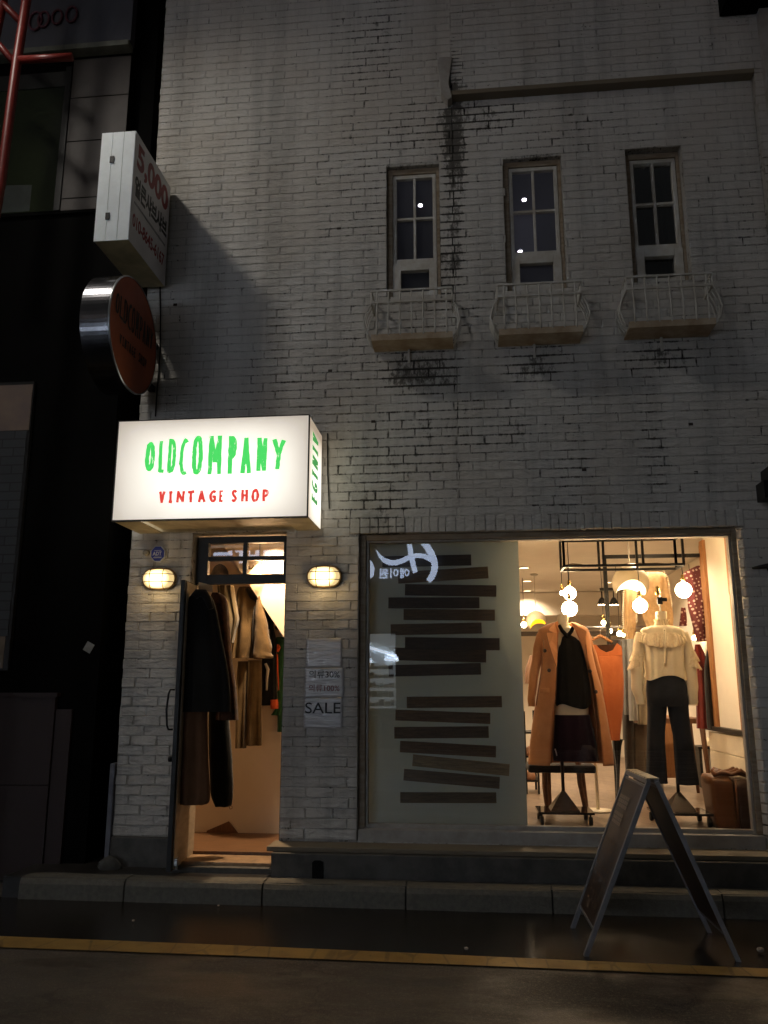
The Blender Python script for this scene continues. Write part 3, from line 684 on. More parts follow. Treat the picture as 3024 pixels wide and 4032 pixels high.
# badge + old bell
BG = thing('security_badge', 'small blue octagonal badge with white letters on the left pier', 'badge', (-2.61, -.02, 2.61))
c = at(540+.1085*750, 2120+.1085*560, -.03)
oc = [(c.x+.066*math.cos(PI/8+k*PI/4), c.z+.072*math.sin(PI/8+k*PI/4)) for k in range(8)]
oc2 = [(c.x+.060*math.cos(PI/8+k*PI/4), c.z+.066*math.sin(PI/8+k*PI/4)) for k in range(8)]
MB().prism(oc, -.032, -.003).build('plate', mat('badge_white_edge', (.6, .62, .65), .5), BG)
MB().prism(oc2, -.034, -.0325).build('face', mat('badge_blue', (.015, .03, .32), .4, bump=.1), BG)
m_bw = mat('badge_white', (.6, .6, .65), .5, bump=0)
MBg = basis((c.x, -.0345, c.z), (1, 0, .02), (0, 0, 1))
text_mesh('ADT', .078, .032, MBg @ Matrix.Translation((-.043, -.014, 0)), m_bw, 'lettering', BG, .0006, bold=.02)
MB().box((-.035, -.036, 0), (.035, -.030, .001), MBg).box((-.03, .026, 0), (.03, .030, .001), MBg).box((-.028, -.022, 0), (.038, -.020, .001), MBg).build('lines', m_bw, BG)
c = at(540+.1085*330, 2120+.1085*520, -.02)
tag(MB().lathe(c, [(.001, .018), (.028, .018), (.026, -.012), (.018, -.016), (.001, -.016)], 20, 'y').build('bell_box', mat('flaking_white_bell', (.42, .38, .3), .7, 0, .4, 30), smooth=True), 'small round flaking bell box left of the blue badge', 'bell')

# ------------------------------------------------------------------ notices on the right pier
def notice(name, z0, z1, x0, x1, lab, seed, lines):
    r = thing(name, lab, 'notice', ((x0+x1)/2, -.01, z0), 'paper notices taped to the right pier')
    random.seed(seed); mb = MB(); nx, nz = 16, 18; rs = []
    for j in range(nz+1):
        rs.append([(x0+(x1-x0)*i/nx, -.012+.0035*noise.noise(Vector((i*.25, j*.9, seed)))-.004*abs(i/nx-.5), z0+(z1-z0)*j/nz) for i in range(nx+1)])
    mb.rings(rs, False)
    m, t, b, o = nodes('laminated_paper_%d' % seed)
    b.inputs['Base Color'].default_value = (.62, .60, .60, 1); b.inputs['Roughness'].default_value = .3; b.inputs['Coat Weight'].default_value = 1; b.inputs['Coat Roughness'].default_value = .08
    addbump(t, b, noi(t, 12, 3, .5, (.4, 1, 5)), .6, .02)
    o = mb.build('sheet', m, r, True)
    so = o.modifiers.new('thickness', 'SOLIDIFY'); so.thickness = .0012
    for body, w, h, dx, dz, col in lines:
        text_mesh(body, w, h, basis((x0+dx, -.0175, z0+dz), (1, 0, 0), (0, 0, 1)), mat('notice_ink', col, .5, bump=0), 'lettering', r, .0005, bold=.004)
notice('paper_notice', 1.675, 1.905, -1.348, -1.055, 'glaring laminated sheet at the top of the taped notices', 11, [])
notice('paper_notice', 1.44, 1.672, -1.356, -1.038, 'laminated notice in the middle reading 30% in black and a faint red line', 12, [('의류30%', .25, .062, .035, .15, (.01, .01, .01)), ('의류100%', .25, .055, .035, .045, (.25, .05, .05))])
notice('paper_notice', 1.20, 1.437, -1.358, -1.046, 'lowest paper notice reading SALE in large black letters', 13, [('SALE', .285, .085, .012, .115, (.01, .01, .01))])

# ------------------------------------------------------------------ A-frame pavement sign
AF = thing('sandwich_board', 'brown A-frame sandwich board with pale metal edges standing on the gutter', 'sandwich board', (1.02, -1.13, 0))
A0, A1 = Vector((.60, -1.414, 0)), Vector((.592, -.839, 0)); B0, B1 = Vector((1.446, -1.42, 0)), Vector((1.44, -.851, 0))
T0, T1 = Vector((1.078, -1.245, .965)), Vector((.992, -.66, .965))
T0 = Vector((1.032, -1.39, .965)); T1 = Vector((1.008, -.83, .965))
m_alf = mat('grey_alu_frame', (.30, .30, .31), .45, .3, .2, 8, bump=.2); m_board = mat('dark_brown_board', (.06, .034, .02), .45, 0, .3, 3, bump=.2, col2=(.035, .02, .013))
for (p0, p1, sh) in ((A0, A1, -.012), (B0, B1, .035)):
    t0 = T0+Vector((sh, 0, 0)); t1 = T1+Vector((sh, 0, 0)); fr = MB()
    fr.bar(p0, t0, .03, .026).bar(p1, t1, .03, .026).bar(t0, t1, .026, .026)
    def L(t, s): return (p0.lerp(t0, t)).lerp(p1.lerp(t1, t), s)
    fr.bar(L(.14, .03), L(.14, .97), .008, .02).bar(L(.965, .03), L(.965, .97), .012, .02)
    f = fr.build('frame', m_alf, AF)
    b = MB(); n = (t0-p0).cross(p1-p0).normalized()*.006
    q = [L(.15, .02), L(.15, .98), L(.96, .98), L(.96, .02)]; b.rings([[x-n for x in q], [x+n for x in q]]); b.build('board', m_board, AF)
# faded, unreadable chalk marks on the outer face of the left board
mk = MB(); ex = (A1-A0).normalized(); ey = (T0+Vector((-.012, 0, 0))-A0).normalized(); nn = ex.cross(ey).normalized()
if nn.x > 0: nn = -nn
def LB_(s, t): return A0+(A1-A0)*s+ (T0+Vector((-.012, 0, 0))-A0).lerp(T1+Vector((-.012, 0, 0))-A1, s)*t+nn*.013
random.seed(5)
def mark(s0, s1, t0, t1): mk.face([LB_(s0, t0), LB_(s1, t0), LB_(s1, t1), LB_(s0, t1)])
for (sa, sb, ta, tb) in ((.40, .86, .79, .87), (.42, .84, .69, .765)):
    k = 5
    for i in range(k):
        for j in range(3):
            s0 = sa+(sb-sa)*(i+.06)/k; s1 = sa+(sb-sa)*(i+.94)/k; t0 = ta+(tb-ta)*(j+.05)/3; t1 = ta+(tb-ta)*(j+.85)/3
            mark(s0, s1, t0, t1)
mk.build('faded_marks', mat('faded_white_print', (.36, .29, .22), .7, 0, .2, 60, bump=0), AF)
mk = MB()
for j in range(8):
    t = .58-.05*j
    for i in range(random.randint(3, 5)):
        s = .2+.15*i+random.uniform(-.02, .02); mark(s, s+random.uniform(.05, .1), t, t+.018)
mark(.50, .66, .19, .215); mark(.54, .60, .215, .24)
mk.build('faded_marks', mat('very_faded_print', (.17, .12, .085), .7, 0, .2, 60, bump=0), AF)
tp = MB(); 
tp.rings([[T0+Vector((-.02, 0, .012)), T1+Vector((-.02, 0, .012)), T1+Vector((-.02, 0, .02)), T0+Vector((-.02, 0, .02))], [T0+Vector((.05, 0, .012)), T1+Vector((.05, 0, .012)), T1+Vector((.05, 0, .02)), T0+Vector((.05, 0, .02))]])
tp.build('top_strip', mat('peeling_cream_strip', (.85, .7, .45), .6, 0, .4, 30, bump=.4, col2=(.15, .1, .06)), AF)

# litter on the road
def pebble(u, v, r, label, name='paper_scrap', col=(.6, .5, .4), z=.012):
    p = atz(u, v, z); mb = MB(); rs = []
    for i in range(1, 7):
        a = PI*i/7-PI/2; rs.append([(p.x+r*math.cos(a)*math.cos(2*PI*j/9)*(1+.4*noise.noise(Vector((i, j, u)))), p.y+r*math.cos(a)*math.sin(2*PI*j/9), p.z+r*.6*(1+math.sin(a))*(1+.3*noise.noise(Vector((i, j, v))))) for j in range(9)])
    mb.rings(rs); tag(mb.build(name, mat('pale_litter', col, .8), smooth=False), label, 'litter')
pebble(2995, 3749, .022, 'crumpled pale scrap by the yellow line right of the sandwich board')
pebble(1836, 3740, .013, 'tiny pale scrap beside the yellow line left of the sandwich board')
pebble(525, 3628, .010, 'tiny pale crumb in the gutter below the door end of the kerb', 'stone_chip')
pebble(860, 3568, .008, 'smallest pale crumb close under the kerb face near the doorstep', 'stone_chip')

# ------------------------------------------------------------------ shop interior (rooms are part of the building)
FZ = .45
m_floor = plank_mat('grey_brown_floor', (.33, .24, .17), (.19, .135, .10), (3, 3, 1), .35)
fm = m_floor.node_tree; bk = fm.nodes.new('ShaderNodeTexBrick'); bk.offset = .5
bk.inputs['Scale'].default_value = 1; bk.inputs['Brick Width'].default_value = 1.2; bk.inputs['Row Height'].default_value = .18; bk.inputs['Mortar Size'].default_value = .004
bk.inputs['Color1'].default_value = (1, 1, 1, 1); bk.inputs['Color2'].default_value = (.75, .75, .75, 1); bk.inputs['Mortar'].default_value = (.2, .2, .2, 1)
tc = fm.nodes.new('ShaderNodeTexCoord'); mp = fm.nodes.new('ShaderNodeMapping'); mp.inputs['Rotation'].default_value = (0, 0, R(62)); fm.links.new(tc.outputs['Object'], mp.inputs[0]); fm.links.new(mp.outputs[0], bk.inputs['Vector'])
pb = fm.nodes['Principled BSDF']; src = pb.inputs['Base Color'].links[0].from_socket
mxn = fm.nodes.new('ShaderNodeMix'); mxn.data_type = 'RGBA'; mxn.blend_type = 'MULTIPLY'; mxn.inputs[0].default_value = 1
fm.links.new(src, mxn.inputs[6]); fm.links.new(bk.outputs[0], mxn.inputs[7]); fm.links.new(mxn.outputs[2], pb.inputs['Base Color'])
MB().box((-1.4, .17, FZ-.2), (2.6, 7.5, FZ)).build('shop_floor', m_floor, BLD)
MB().box((-1.42, .26, 2.98), (2.6, 7.5, 3.05)).build('shop_ceiling', M_CEIL, BLD)
MB().box((-1.4, 7.3, FZ), (2.6, 7.4, 2.97)).build('back_wall', M_INWALL, BLD)
MB().box((-1.4, 6.3, 2.62), (2.58, 6.5, 2.97)).build('ceiling_beam', M_CEIL, BLD)
MB().box((-1.46, .26, FZ), (-1.40, 7.4, 2.97)).build('partition_wall', M_INWALL, BLD)
# right wall with timber, half wall with black rail
WX = 2.22
MB().box((WX, .165, FZ), (2.3, 1.45, 2.97)).box((2.56, 1.46, FZ), (2.6, 7.4, 2.97)).build('right_wall', M_INWALL, BLD)
MB().box((WX-.03, 1.38, 1.16), (WX+.04, 1.5, 2.90)).build('wooden_post', M_OAK, BLD, bevel=.004)
MB().box((WX-.008, 1.52, 2.35), (WX+.05, 1.60, 2.88)).build('wooden_post', M_OAK, BLD, bevel=.004)
MB().box((WX-.03, .60, 2.30), (WX-.002, .69, 2.96)).box((WX-.022, .535, 1.12), (WX-.002, .70, 2.36)).build('wooden_board', M_OAK, BLD, bevel=.004)
hw = MB()
for i in range(4): hw.box((WX-.045, .17, FZ+.002+i*.168), (WX-.002, 1.62, FZ+.164+i*.168))
hw.build('half_wall', mat('cream_wall_boards', (.72, .62, .46), .7, 0, .08, 3, bump=.2), BLD, bevel=.004)
MB().box((WX-.06, .17, 1.13), (WX-.0, 1.68, 1.17)).build('black_rail', M_METAL_BLK, BLD, bevel=.003)

# frosted partition right behind the glass
FP = MB().box((-.868, .205, .46), (.388, .215, 2.74)).build('frosted_panel', translucent_mat('frosted_sheet', (.46, .51, .48), .30), loc=(-.24, .21, .46))
tag(FP, 'grey green frosted sheet standing behind the left half of the shop window', 'panel')
PL = [(-0.751, 2.557, -0.004, 2.56, 0.092),(-0.618, 2.419, 0.134, 2.454, 0.097),(-0.56, 2.318, 0.196, 2.297, 0.094),(-0.7, 2.209, 0.056, 2.202, 0.091),(-0.573, 2.112, 0.179, 2.099, 0.09),(-0.681, 1.986, 0.069, 1.995, 0.09),(-0.562, 1.876, 0.211, 1.862, 0.098),(-0.649, 1.789, 0.1, 1.767, 0.103),(-0.699, 1.651, 0.055, 1.666, 0.093),(-0.551, 1.399, 0.216, 1.406, 0.089),(-0.643, 1.299, 0.12, 1.274, 0.086),(-0.653, 1.159, 0.105, 1.169, 0.091),(-0.607, 1.052, 0.158, 1.018, 0.089),(-0.506, 0.948, 0.259, 0.878, 0.09),(-0.578, 0.836, 0.18, 0.781, 0.089),(-0.607, 0.661, 0.151, 0.669, 0.081)]
ordn = ['topmost', 'second', 'third', 'fourth', 'fifth', 'sixth', 'seventh', 'eighth', 'ninth', 'tenth', 'eleventh', 'twelfth', 'thirteenth', 'steeply tilted fourteenth', 'fifteenth', 'lowest']
cols = [(.02, .01, .006), (.05, .024, .010), (.028, .014, .008), (.025, .012, .007), (.042, .02, .009), (.045, .022, .011), (.024, .012, .007), (.036, .017, .008), (.028, .014, .008), (.032, .015, .007), (.034, .016, .008), (.028, .014, .008), (.034, .016, .008), (.06, .034, .018), (.034, .018, .01), (.03, .016, .008)]
for i, (xa_, za_, xb_, zb_, h) in enumerate(PL):
    a = Vector((xa_, 0, za_)); b = Vector((xb_, 0, zb_)); L_ = (b-a).length; ang = math.atan2(zb_-za_, xb_-xa_); c = (a+b)/2
    o = MB().box((-L_/2, -.012 if i % 2 else -.015, -h/2), (L_/2, .0, h/2)).build('wooden_plank', plank_mat('plank_stain_%d' % i, tuple(v*(3.6 if i < 9 else 6.0)*q_ for v, q_ in zip(cols[i], (1, 1.25, 1.2))), tuple(v*(1.6 if i < 9 else 2.6)*q_ for v, q_ in zip(cols[i], (1, 1.25, 1.2))), (1, 1, 16)), bevel=.0015)
    o.location = (c.x, .2035, c.z); o.rotation_euler = (0, -ang, 0)
    tag(o, '%s dark plank fixed across the frosted sheet, counting from the top' % ordn[i], 'plank', 'planks on the frosted sheet')

# ------------------------------------------------------------------ garments
def srow(rows, n):
    out = []
    for i in range(n+1):
        t = i/n*(len(rows)-1); k = min(int(t), len(rows)-2); f = t-k
        p0 = rows[max(k-1, 0)]; p1 = rows[k]; p2 = rows[k+1]; p3 = rows[min(k+2, len(rows)-1)]
        out.append([.5*((2*b)+(c-a)*f+(2*a-5*b+4*c-d)*f*f+(3*b-a-3*c+d)*f**3) for a, b, c, d in zip(p0, p1, p2, p3)])
    return out
def garment(name, m, rows, y, dep, parent=None, cr=c6, folds=7, amp=.012, seed=0, N=30, MM=56, cap=True, sq=.8, hem=0.0, loc=None, wr=.004):
    """rows: (crop y, crop x left, crop x right[, depth factor]) measured on the garment's own plane y"""
    rows = [(r[0], r[1], r[2], r[3] if len(r) > 3 else 1.0) for r in rows]
    W = []
    for r in rows:
        a = at(*cr(r[1], r[0]), y); b = at(*cr(r[2], r[0]), y); W.append(((a.z+b.z)/2, a.x, b.x, r[3], (b.z-a.z)))
    rs = []
    for i, (z, xl, xr, df, sl) in enumerate(srow(W, N)):
        cx = (xl+xr)/2; hx = (xr-xl)/2; ring = []; t = i/N
        for j in range(MM):
            a = 2*PI*j/MM; c, s = math.cos(a), math.sin(a)
            px_ = math.copysign(abs(c)**sq, c); py_ = math.copysign(abs(s)**sq, s)
            f = math.sin(folds*a+seed+1.3*math.sin(t*2.1+seed))*.6+math.sin((folds*1.7)*a+seed*2.1+t*1.5)*.4
            k = amp*(.25+.75*t)*f*(abs(s)**.6)
            nz = wr*noise.noise(Vector((cx+c*.3, s*.3+seed, z*7)))*2
            ring.append((cx+hx*px_, y+dep*df*py_+k*(1 if s < 0 else .5)+nz, z+hem*math.sin(3*a+seed)*(t**6)+sl*.5*px_))
        rs.append(ring)
    mb = MB().rings(rs, True, cap, False)
    o = mb.build(name, m, parent, True, loc=loc)
    return o
def opencoat(name, m, rows, y, dep, cr=c6, seed=0, N=30, MM=60, amp=.01, folds=5, parent=None, loc=None):
    """rows: (crop y, outer left, opening left, opening right, outer right, depth factor)"""
    W = []
    for r in rows:
        p = [at(*cr(r[k], r[0]), y).x for k in (1, 2, 3, 4)]; z = at(*cr((r[1]+r[4])/2, r[0]), y).z; W.append((z, *p, r[5] if len(r) > 5 else 1.0))
    rs = []
    for i, (z, xl, gl_, gr_, xr, df) in enumerate(srow(W, N)):
        cx = (xl+xr)/2; hx = (xr-xl)/2; t = i/N
        tl = math.acos(max(-.98, min(.98, (gl_-cx)/hx))); tr = math.acos(max(-.98, min(.98, (gr_-cx)/hx)))
        ring = []
        for j in range(MM+1):
            a = tl+(2*PI+tr-tl)*j/MM; c, s = math.cos(a), math.sin(a)
            f = math.sin(folds*a+seed+t)*.6+math.sin(folds*1.8*a+seed*2)*.4
            ring.append((cx+hx*math.copysign(abs(c)**.85, c), y-dep*df*math.copysign(abs(s)**.8, s)+amp*(.2+.8*t)*f*abs(s)+.006*noise.noise(Vector((c, z*6, seed+s))), z))
        rs.append(ring)
    o = MB().rings(rs, False).build(name, m, parent, True, loc=loc)
    md = o.modifiers.new('cloth_thickness', 'SOLIDIFY'); md.thickness = .006; md.offset = 1
    return o
def sleeve(name, m, pts, y, parent, cr=c6, seed=0, ys=None, cuff=True, wr=.008, m_=20):
    """pts: (crop x, crop y, crop half-width)"""
    N = 22; W = []
    for i, p in enumerate(pts):
        yy = y if ys is None else ys[i]
        a = at(*cr(p[0], p[1]), yy); b = at(*cr(p[0]+p[2], p[1]), yy); W.append((a.x, a.y, a.z, b.x-a.x))
    S_ = srow(W, N); rs = []; prev = None
    for i, (x, yy, z, r) in enumerate(S_):
        q = S_[min(i+1, N)]; p = S_[max(i-1, 0)]; d = Vector((q[0]-p[0], q[1]-p[1], q[2]-p[2])).normalized()
        a = d.cross(Vector((0, 1, 0))).normalized(); b = d.cross(a); ring = []
        for j in range(m_):
            an = 2*PI*j/m_; k = 1+.10*noise.noise(Vector((math.cos(an)*1.5, i*.45, seed)))+.05*math.sin(i*1.1+seed)*math.cos(an)
            ring.append(Vector((x, yy, z))+a*math.cos(an)*r*k+b*math.sin(an)*r*k*.85)
        rs.append(ring)
    return MB().rings(rs, True, True, True).build(name, m, parent, True)

# --- mannequin stands
m_stand = mat('dark_stand_metal', (.035, .022, .015), .3, .4, .3, 6, bump=.1)
def stand(r, cx, cy, ztop, pole_r=.014):
    MB().tube([(cx, cy, FZ+.2), (cx, cy, ztop)], pole_r, 12).build('pole', m_stand, r, True)
    w = .115; b = FZ+.105
    mb = MB().rings([[(cx-w, cy-w, b), (cx+w, cy-w, b), (cx+w, cy+w, b), (cx-w, cy+w, b)], [(cx-.014, cy-.014, b+.14), (cx+.014, cy-.014, b+.14), (cx+.014, cy+.014, b+.14), (cx-.014, cy+.014, b+.14)]])
    mb.build('pyramid_foot', m_stand, r)
    MB().box((cx-.22, cy-.17, b-.02), (cx+.22, cy+.2, b-.002)).build('base_plate', mat('polished_base_plate', (.06, .05, .045), .08, .6, .1, bump=0), r, bevel=.003)
    for dx in (-.19, .19):
        for dy in (-.14, .17):
            MB().lathe((cx+dx, cy+dy, FZ+.035), [(.001, -.014), (.033, -.014), (.036, 0), (.033, .014), (.001, .014)], 16, 'x').tube([(cx+dx, cy+dy, FZ+.035), (cx+dx, cy+dy, b-.018)], .007).build('caster', M_METAL_BLK, r, True)

Y1 = .47
p = at(*c6(352, 1700), Y1); MQ = thing('mannequin', 'cream headless mannequin in the camel coat on a dark wheeled stand', 'mannequin', (p.x, Y1, FZ), 'dress mannequins in the shop window')
stand(MQ, p.x, Y1, 1.35)
garment('torso', M_CREAM, [(600, 318, 384, .55), (625, 316, 385, .55), (668, 316, 388, .6), (690, 290, 425, .8), (720, 250, 470, .9), (800, 270, 475, 1), (900, 310, 475, .8), (960, 320, 470, .75), (1060, 300, 505, .95), (1180, 296, 512, 1.05), (1245, 298, 512, 1.05), (1300, 310, 500, 1)], Y1, .085, MQ, amp=0, wr=0, N=40)
Y2 = .5
p2 = at(*c6(1088, 1740), Y2)
MQ2 = thing('mannequin', 'cream headless mannequin in the frilled blouse with a brass finial above its neck', 'mannequin', (p2.x, Y2, FZ), 'dress mannequins in the shop window')
stand(MQ2, p2.x, Y2, 1.35)
garment('torso', M_CREAM, [(582, 944, 1010, .62), (600, 942, 1012, .62), (650, 942, 1015, .62), (680, 930, 1035, .7), (710, 870, 1100, .8), (850, 880, 1090, .9), (960, 910, 1075, .75), (1050, 890, 1130, .9), (1150, 900, 1130, .9)], Y2, .085, MQ2, amp=0, wr=0, N=36)
q = at(*c6(972, 580), Y2); q2 = at(*c6(966, 440), Y2)
MB().tube([q, (q.x, Y2, q2.z)], .008).build('neck_rod', M_STEEL, MQ2, True)
MB().lathe((q.x-.012, Y2, q2.z-.02), [(.004, -.03), (.02, -.02), (.024, 0), (.016, .02), (.02, .03), (.008, .05), (.001, .055)], 14).build('finial', M_BRASS, MQ2, True)
MB().box((q.x-.02, Y2-.02, q2.z-.125), (q.x+.02, Y2+.02, q2.z-.065)).box((q.x+.02, Y2-.01, q2.z-.1), (q.x+.06, Y2+.01, q2.z-.07)).build('clamp', M_METAL_BLK, MQ2)

# --- camel coat
m_camel = fabric('camel_wool', (.56, .25, .105), (.46, .19, .075), ws=300, sheen=.2)
CT = thing('camel_coat', 'long double breasted camel wool coat worn open by the left mannequin', 'coat', (p.x, Y1, 1.5))
opencoat('coat_body', m_camel, [(655, 285, 322, 388, 425, .5), (690, 205, 320, 420, 500, .75), (730, 200, 322, 440, 515, .95), (850, 212, 316, 475, 535, 1), (960, 212, 312, 510, 560, 1), (1100, 190, 304, 535, 598, 1.1), (1300, 160, 290, 560, 635, 1.15), (1450, 142, 280, 572, 660, 1.2), (1555, 133, 274, 578, 672, 1.25)], Y1, .135, parent=CT, seed=1.2, amp=.012)
sleeve('sleeve', m_camel, [(222, 715, 26), (205, 760, 32), (188, 860, 31), (165, 1000, 28), (152, 1110, 26), (150, 1185, 22)], Y1-.03, CT, seed=3)
sleeve('sleeve', m_camel, [(497, 715, 24), (515, 780, 28), (545, 870, 27), (572, 960, 24), (590, 1050, 20), (596, 1100, 12)], Y1+.02, CT, seed=5)
def lapel(pts, y0, y1, name='lapel'):
    P = [at(*c6(a, b), yy) for (a, b, yy) in pts]
    n = Vector((0, -1, 0)); mb = MB(); mb.rings([[v for v in P], [v+Vector((0, -.012, 0)) for v in P]]); mb.build(name, m_camel, CT, bevel=.002)
yl = Y1-.165
lapel([(318, 640, Y1-.1), (300, 650, Y1-.11), (262, 690, yl-.022), (258, 702, yl-.022), (283, 712, yl-.018), (244, 714, yl-.028), (262, 790, yl-.028), (310, 935, yl+.02), (316, 850, yl+.01), (320, 720, yl+.01)], 0, 0)
lapel([(388, 640, Y1-.1), (408, 655, Y1-.1), (470, 690, yl-.02), (500, 705, yl-.03), (495, 760, yl-.03), (502, 830, yl-.025), (512, 930, yl), (478, 820, yl+.01), (430, 700, yl+.02)], 0, 0)
m_edge_shade = fabric('camel_edge_shade', (.20, .08, .03))  # dark tubes draw the shade along lapel, front and sleeve edges
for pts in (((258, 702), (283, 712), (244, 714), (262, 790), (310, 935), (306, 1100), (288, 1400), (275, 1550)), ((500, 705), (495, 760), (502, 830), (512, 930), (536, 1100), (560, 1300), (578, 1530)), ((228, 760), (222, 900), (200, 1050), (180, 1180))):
    MB().tube([at(*c6(a, b), (yl-.036 if b < 900 else yl+.012)) for a, b in pts], .0035, 6).build('edge_shade_tube', m_edge_shade, CT, True)
MB().box((at(*c6(205, 1080), yl).x, yl+.015, at(*c6(205, 1100), yl).z), (at(*c6(265, 1080), yl).x, yl+.03, at(*c6(205, 1068), yl).z)).build('pocket_flap', m_camel, CT, bevel=.003)
for a, b in ((235, 830), (263, 955), (523, 960), (560, 1092)):
    q = at(*c6(a, b), Y1-.15)
    MB().lathe(q, [(.001, .012), (.0145, .010), (.016, -.006), (.012, -.010), (.003, -.008), (.001, -.008)], 16, 'y').build('button', mat('horn_button', (.04, .022, .014), .35, bump=0), CT, True)
q = at(*c6(482, 760), yl-.012); MB().lathe(q, [(.001, .004), (.016, .004), (.014, -.006), (.006, -.010), (.001, -.010)], 9, 'y').build('brooch', M_BRASS, CT)
# --- black top, skirt
m_blk = fabric('black_knit', (.007, .006, .005), ws=200, sheen=.05)
BT = thing('halter_knit', 'black halter neck top on the left mannequin under the camel coat', 'top', (p.x, Y1-.02, 1.6))
garment('top_body', m_blk, [(735, 322, 432, .7), (760, 312, 455, .85), (820, 308, 475, 1), (950, 304, 505, .95), (1060, 300, 525, 1.05), (1150, 300, 532, 1.15), (1185, 303, 530, 1.15)], Y1-.01, .10, BT, amp=.012, folds=9, seed=2, hem=.02)
st = MB()
for pts in ([(325, 665), (345, 700), (385, 745)], [(422, 665), (405, 705), (375, 745)]):
    st.tube([at(*c6(*a), Y1-.095) for a in pts], [.014, .016, .018], 8)
st.build('neck_straps', m_blk, BT, True)
SK = garment('purple_skirt', fabric('aubergine_cloth', (.020, .005, .013), (.011, .003, .007), ws=220), [(1238, 297, 520, 1), (1265, 295, 528, 1), (1400, 287, 560, 1.05), (1480, 285, 575, 1.1), (1530, 290, 582, 1.1)], Y1, .105, None, amp=.018, folds=8, seed=4, loc=(p.x, Y1, 1.0))
tag(SK, 'dark purple skirt on the left mannequin below a strip of bare cream hip', 'skirt')
zp = MB(); zp.tube([at(*c6(300, 1455), Y1-.13), at(*c6(308, 1480), Y1-.13), at(*c6(312, 1500), Y1-.13)], .005, 6); tag(zp.build('zip_pull', M_STEEL, smooth=True), 'small silver zip pull hanging at the left edge of the purple skirt', 'zip')

# --- stool behind the mannequin
STL = thing('stool', 'stool with black seat and bent brown wooden legs behind the left mannequin', 'stool', (p.x-.02, .86, FZ))
a = at(*c6(122, 1575), .9); b = at(*c6(545, 1575), .9); cxs = (a.x+b.x)/2
MB().box((a.x, .72, .81), (b.x, 1.1, .875)).build('seat', fabric('black_seat', (.012, .011, .012)), STL, bevel=.02)
for (u0, v0, u1, v1, yy) in ((235, 1585, 255, 1868, .78), (448, 1550, 500, 1868, .78)):
    t_ = at(*c6(u0, v0), yy); f_ = at(*c6(u1, v1), yy+.06); m1 = t_.lerp(f_, .4)+Vector((-.012, 0, 0))
    MB().tube([t_+Vector((0, 0, .03)), t_, m1, f_], [.024, .024, .021, .018], 10).build('leg', M_LEGWOOD, STL, True)
    MB().tube([t_+Vector((.05, .25, .03)), f_+Vector((.04, .28, 0))], [.022, .018], 10).build('leg', M_LEGWOOD, STL, True)
# --- white round base stand
a = at(*c6(575, 1840), 1.15); a.z = FZ
WS = thing('display_stand', 'slim white display pole on a round white base between the mannequins', 'stand', (a.x, 1.15, FZ))
m_wh = mat('white_enamel', (.75, .66, .5), .4, 0, .05, bump=0)
MB().lathe((a.x, 1.15, FZ), [(.001, .002), (.125, .002), (.125, .012), (.118, .018), (.001, .02)], 32).build('base', m_wh, WS, True)
MB().tube([(a.x, 1.15, FZ+.02), (a.x-.005, 1.15, FZ+.95)], .015, 12).build('pole', m_wh, WS, True)

# --- orange dress on a hanger, on the rail behind
RAIL = thing('clothes_rail', 'chrome clothes rail across the shop behind the two mannequins', 'clothes rail', (.9, 1.75, FZ))
ra = at(*c6(500, 682), 1.75); rb = at(*c6(930, 682), 1.75)
MB().tube([(ra.x, 1.75, ra.z), (rb.x, 1.75, ra.z)], .014, 12).build('rail', M_STEEL, RAIL, True)
for x in (ra.x+.02, rb.x-.02): MB().tube([(x, 1.75, FZ), (x, 1.75, ra.z)], .012, 10).build('upright', M_STEEL if x > 1.2 else M_METAL_BLK, RAIL, True)
m_org = fabric('rust_orange_cloth', (.42, .125, .042), (.34, .09, .03), ws=260)
OD = thing('orange_dress', 'sleeveless rust orange dress on a wooden hanger beside the camel coat', 'dress', (1.15, 1.1, 1.4))
garment('dress_body', m_org, [(852, 538, 728, .9), (875, 540, 730, 1), (1000, 560, 737, 1), (1150, 590, 737, 1), (1300, 628, 724, .95), (1400, 648, 712, .9)], 1.1, .06, OD, amp=.01, folds=4, seed=7)
def flat(pts, y0, y1, nm, m): MB().prism([(at(*c6(*p_), 1.08).x, at(*c6(*p_), 1.08).z) for p_ in pts], y0, y1).build(nm, m, OD, bevel=.003)
flat([(530, 786), (556, 792), (585, 822), (625, 842), (665, 828), (692, 782), (722, 806), (728, 862), (537, 862)], 1.045, 1.052, 'neckline', m_org)
flat([(548, 792), (700, 786), (716, 866), (545, 866)], 1.13, 1.135, 'back_panel', fabric('dark_dress_inside', (.05, .02, .01)))
q0 = at(*c6(515, 770), 1.1); q1 = at(*c6(590, 735), 1.1); q2 = at(*c6(665, 775), 1.1)
MB().tube([q0, q1, q2], [.012, .016, .012], 10).build('hanger', M_OAK, OD, True)
MB().tube([q1, q1+Vector((0, 0, .05)), q1+Vector((.015, 0, .075)), q1+Vector((.03, 0, .06))], .003, 6).build('hook', M_STEEL, OD, True)
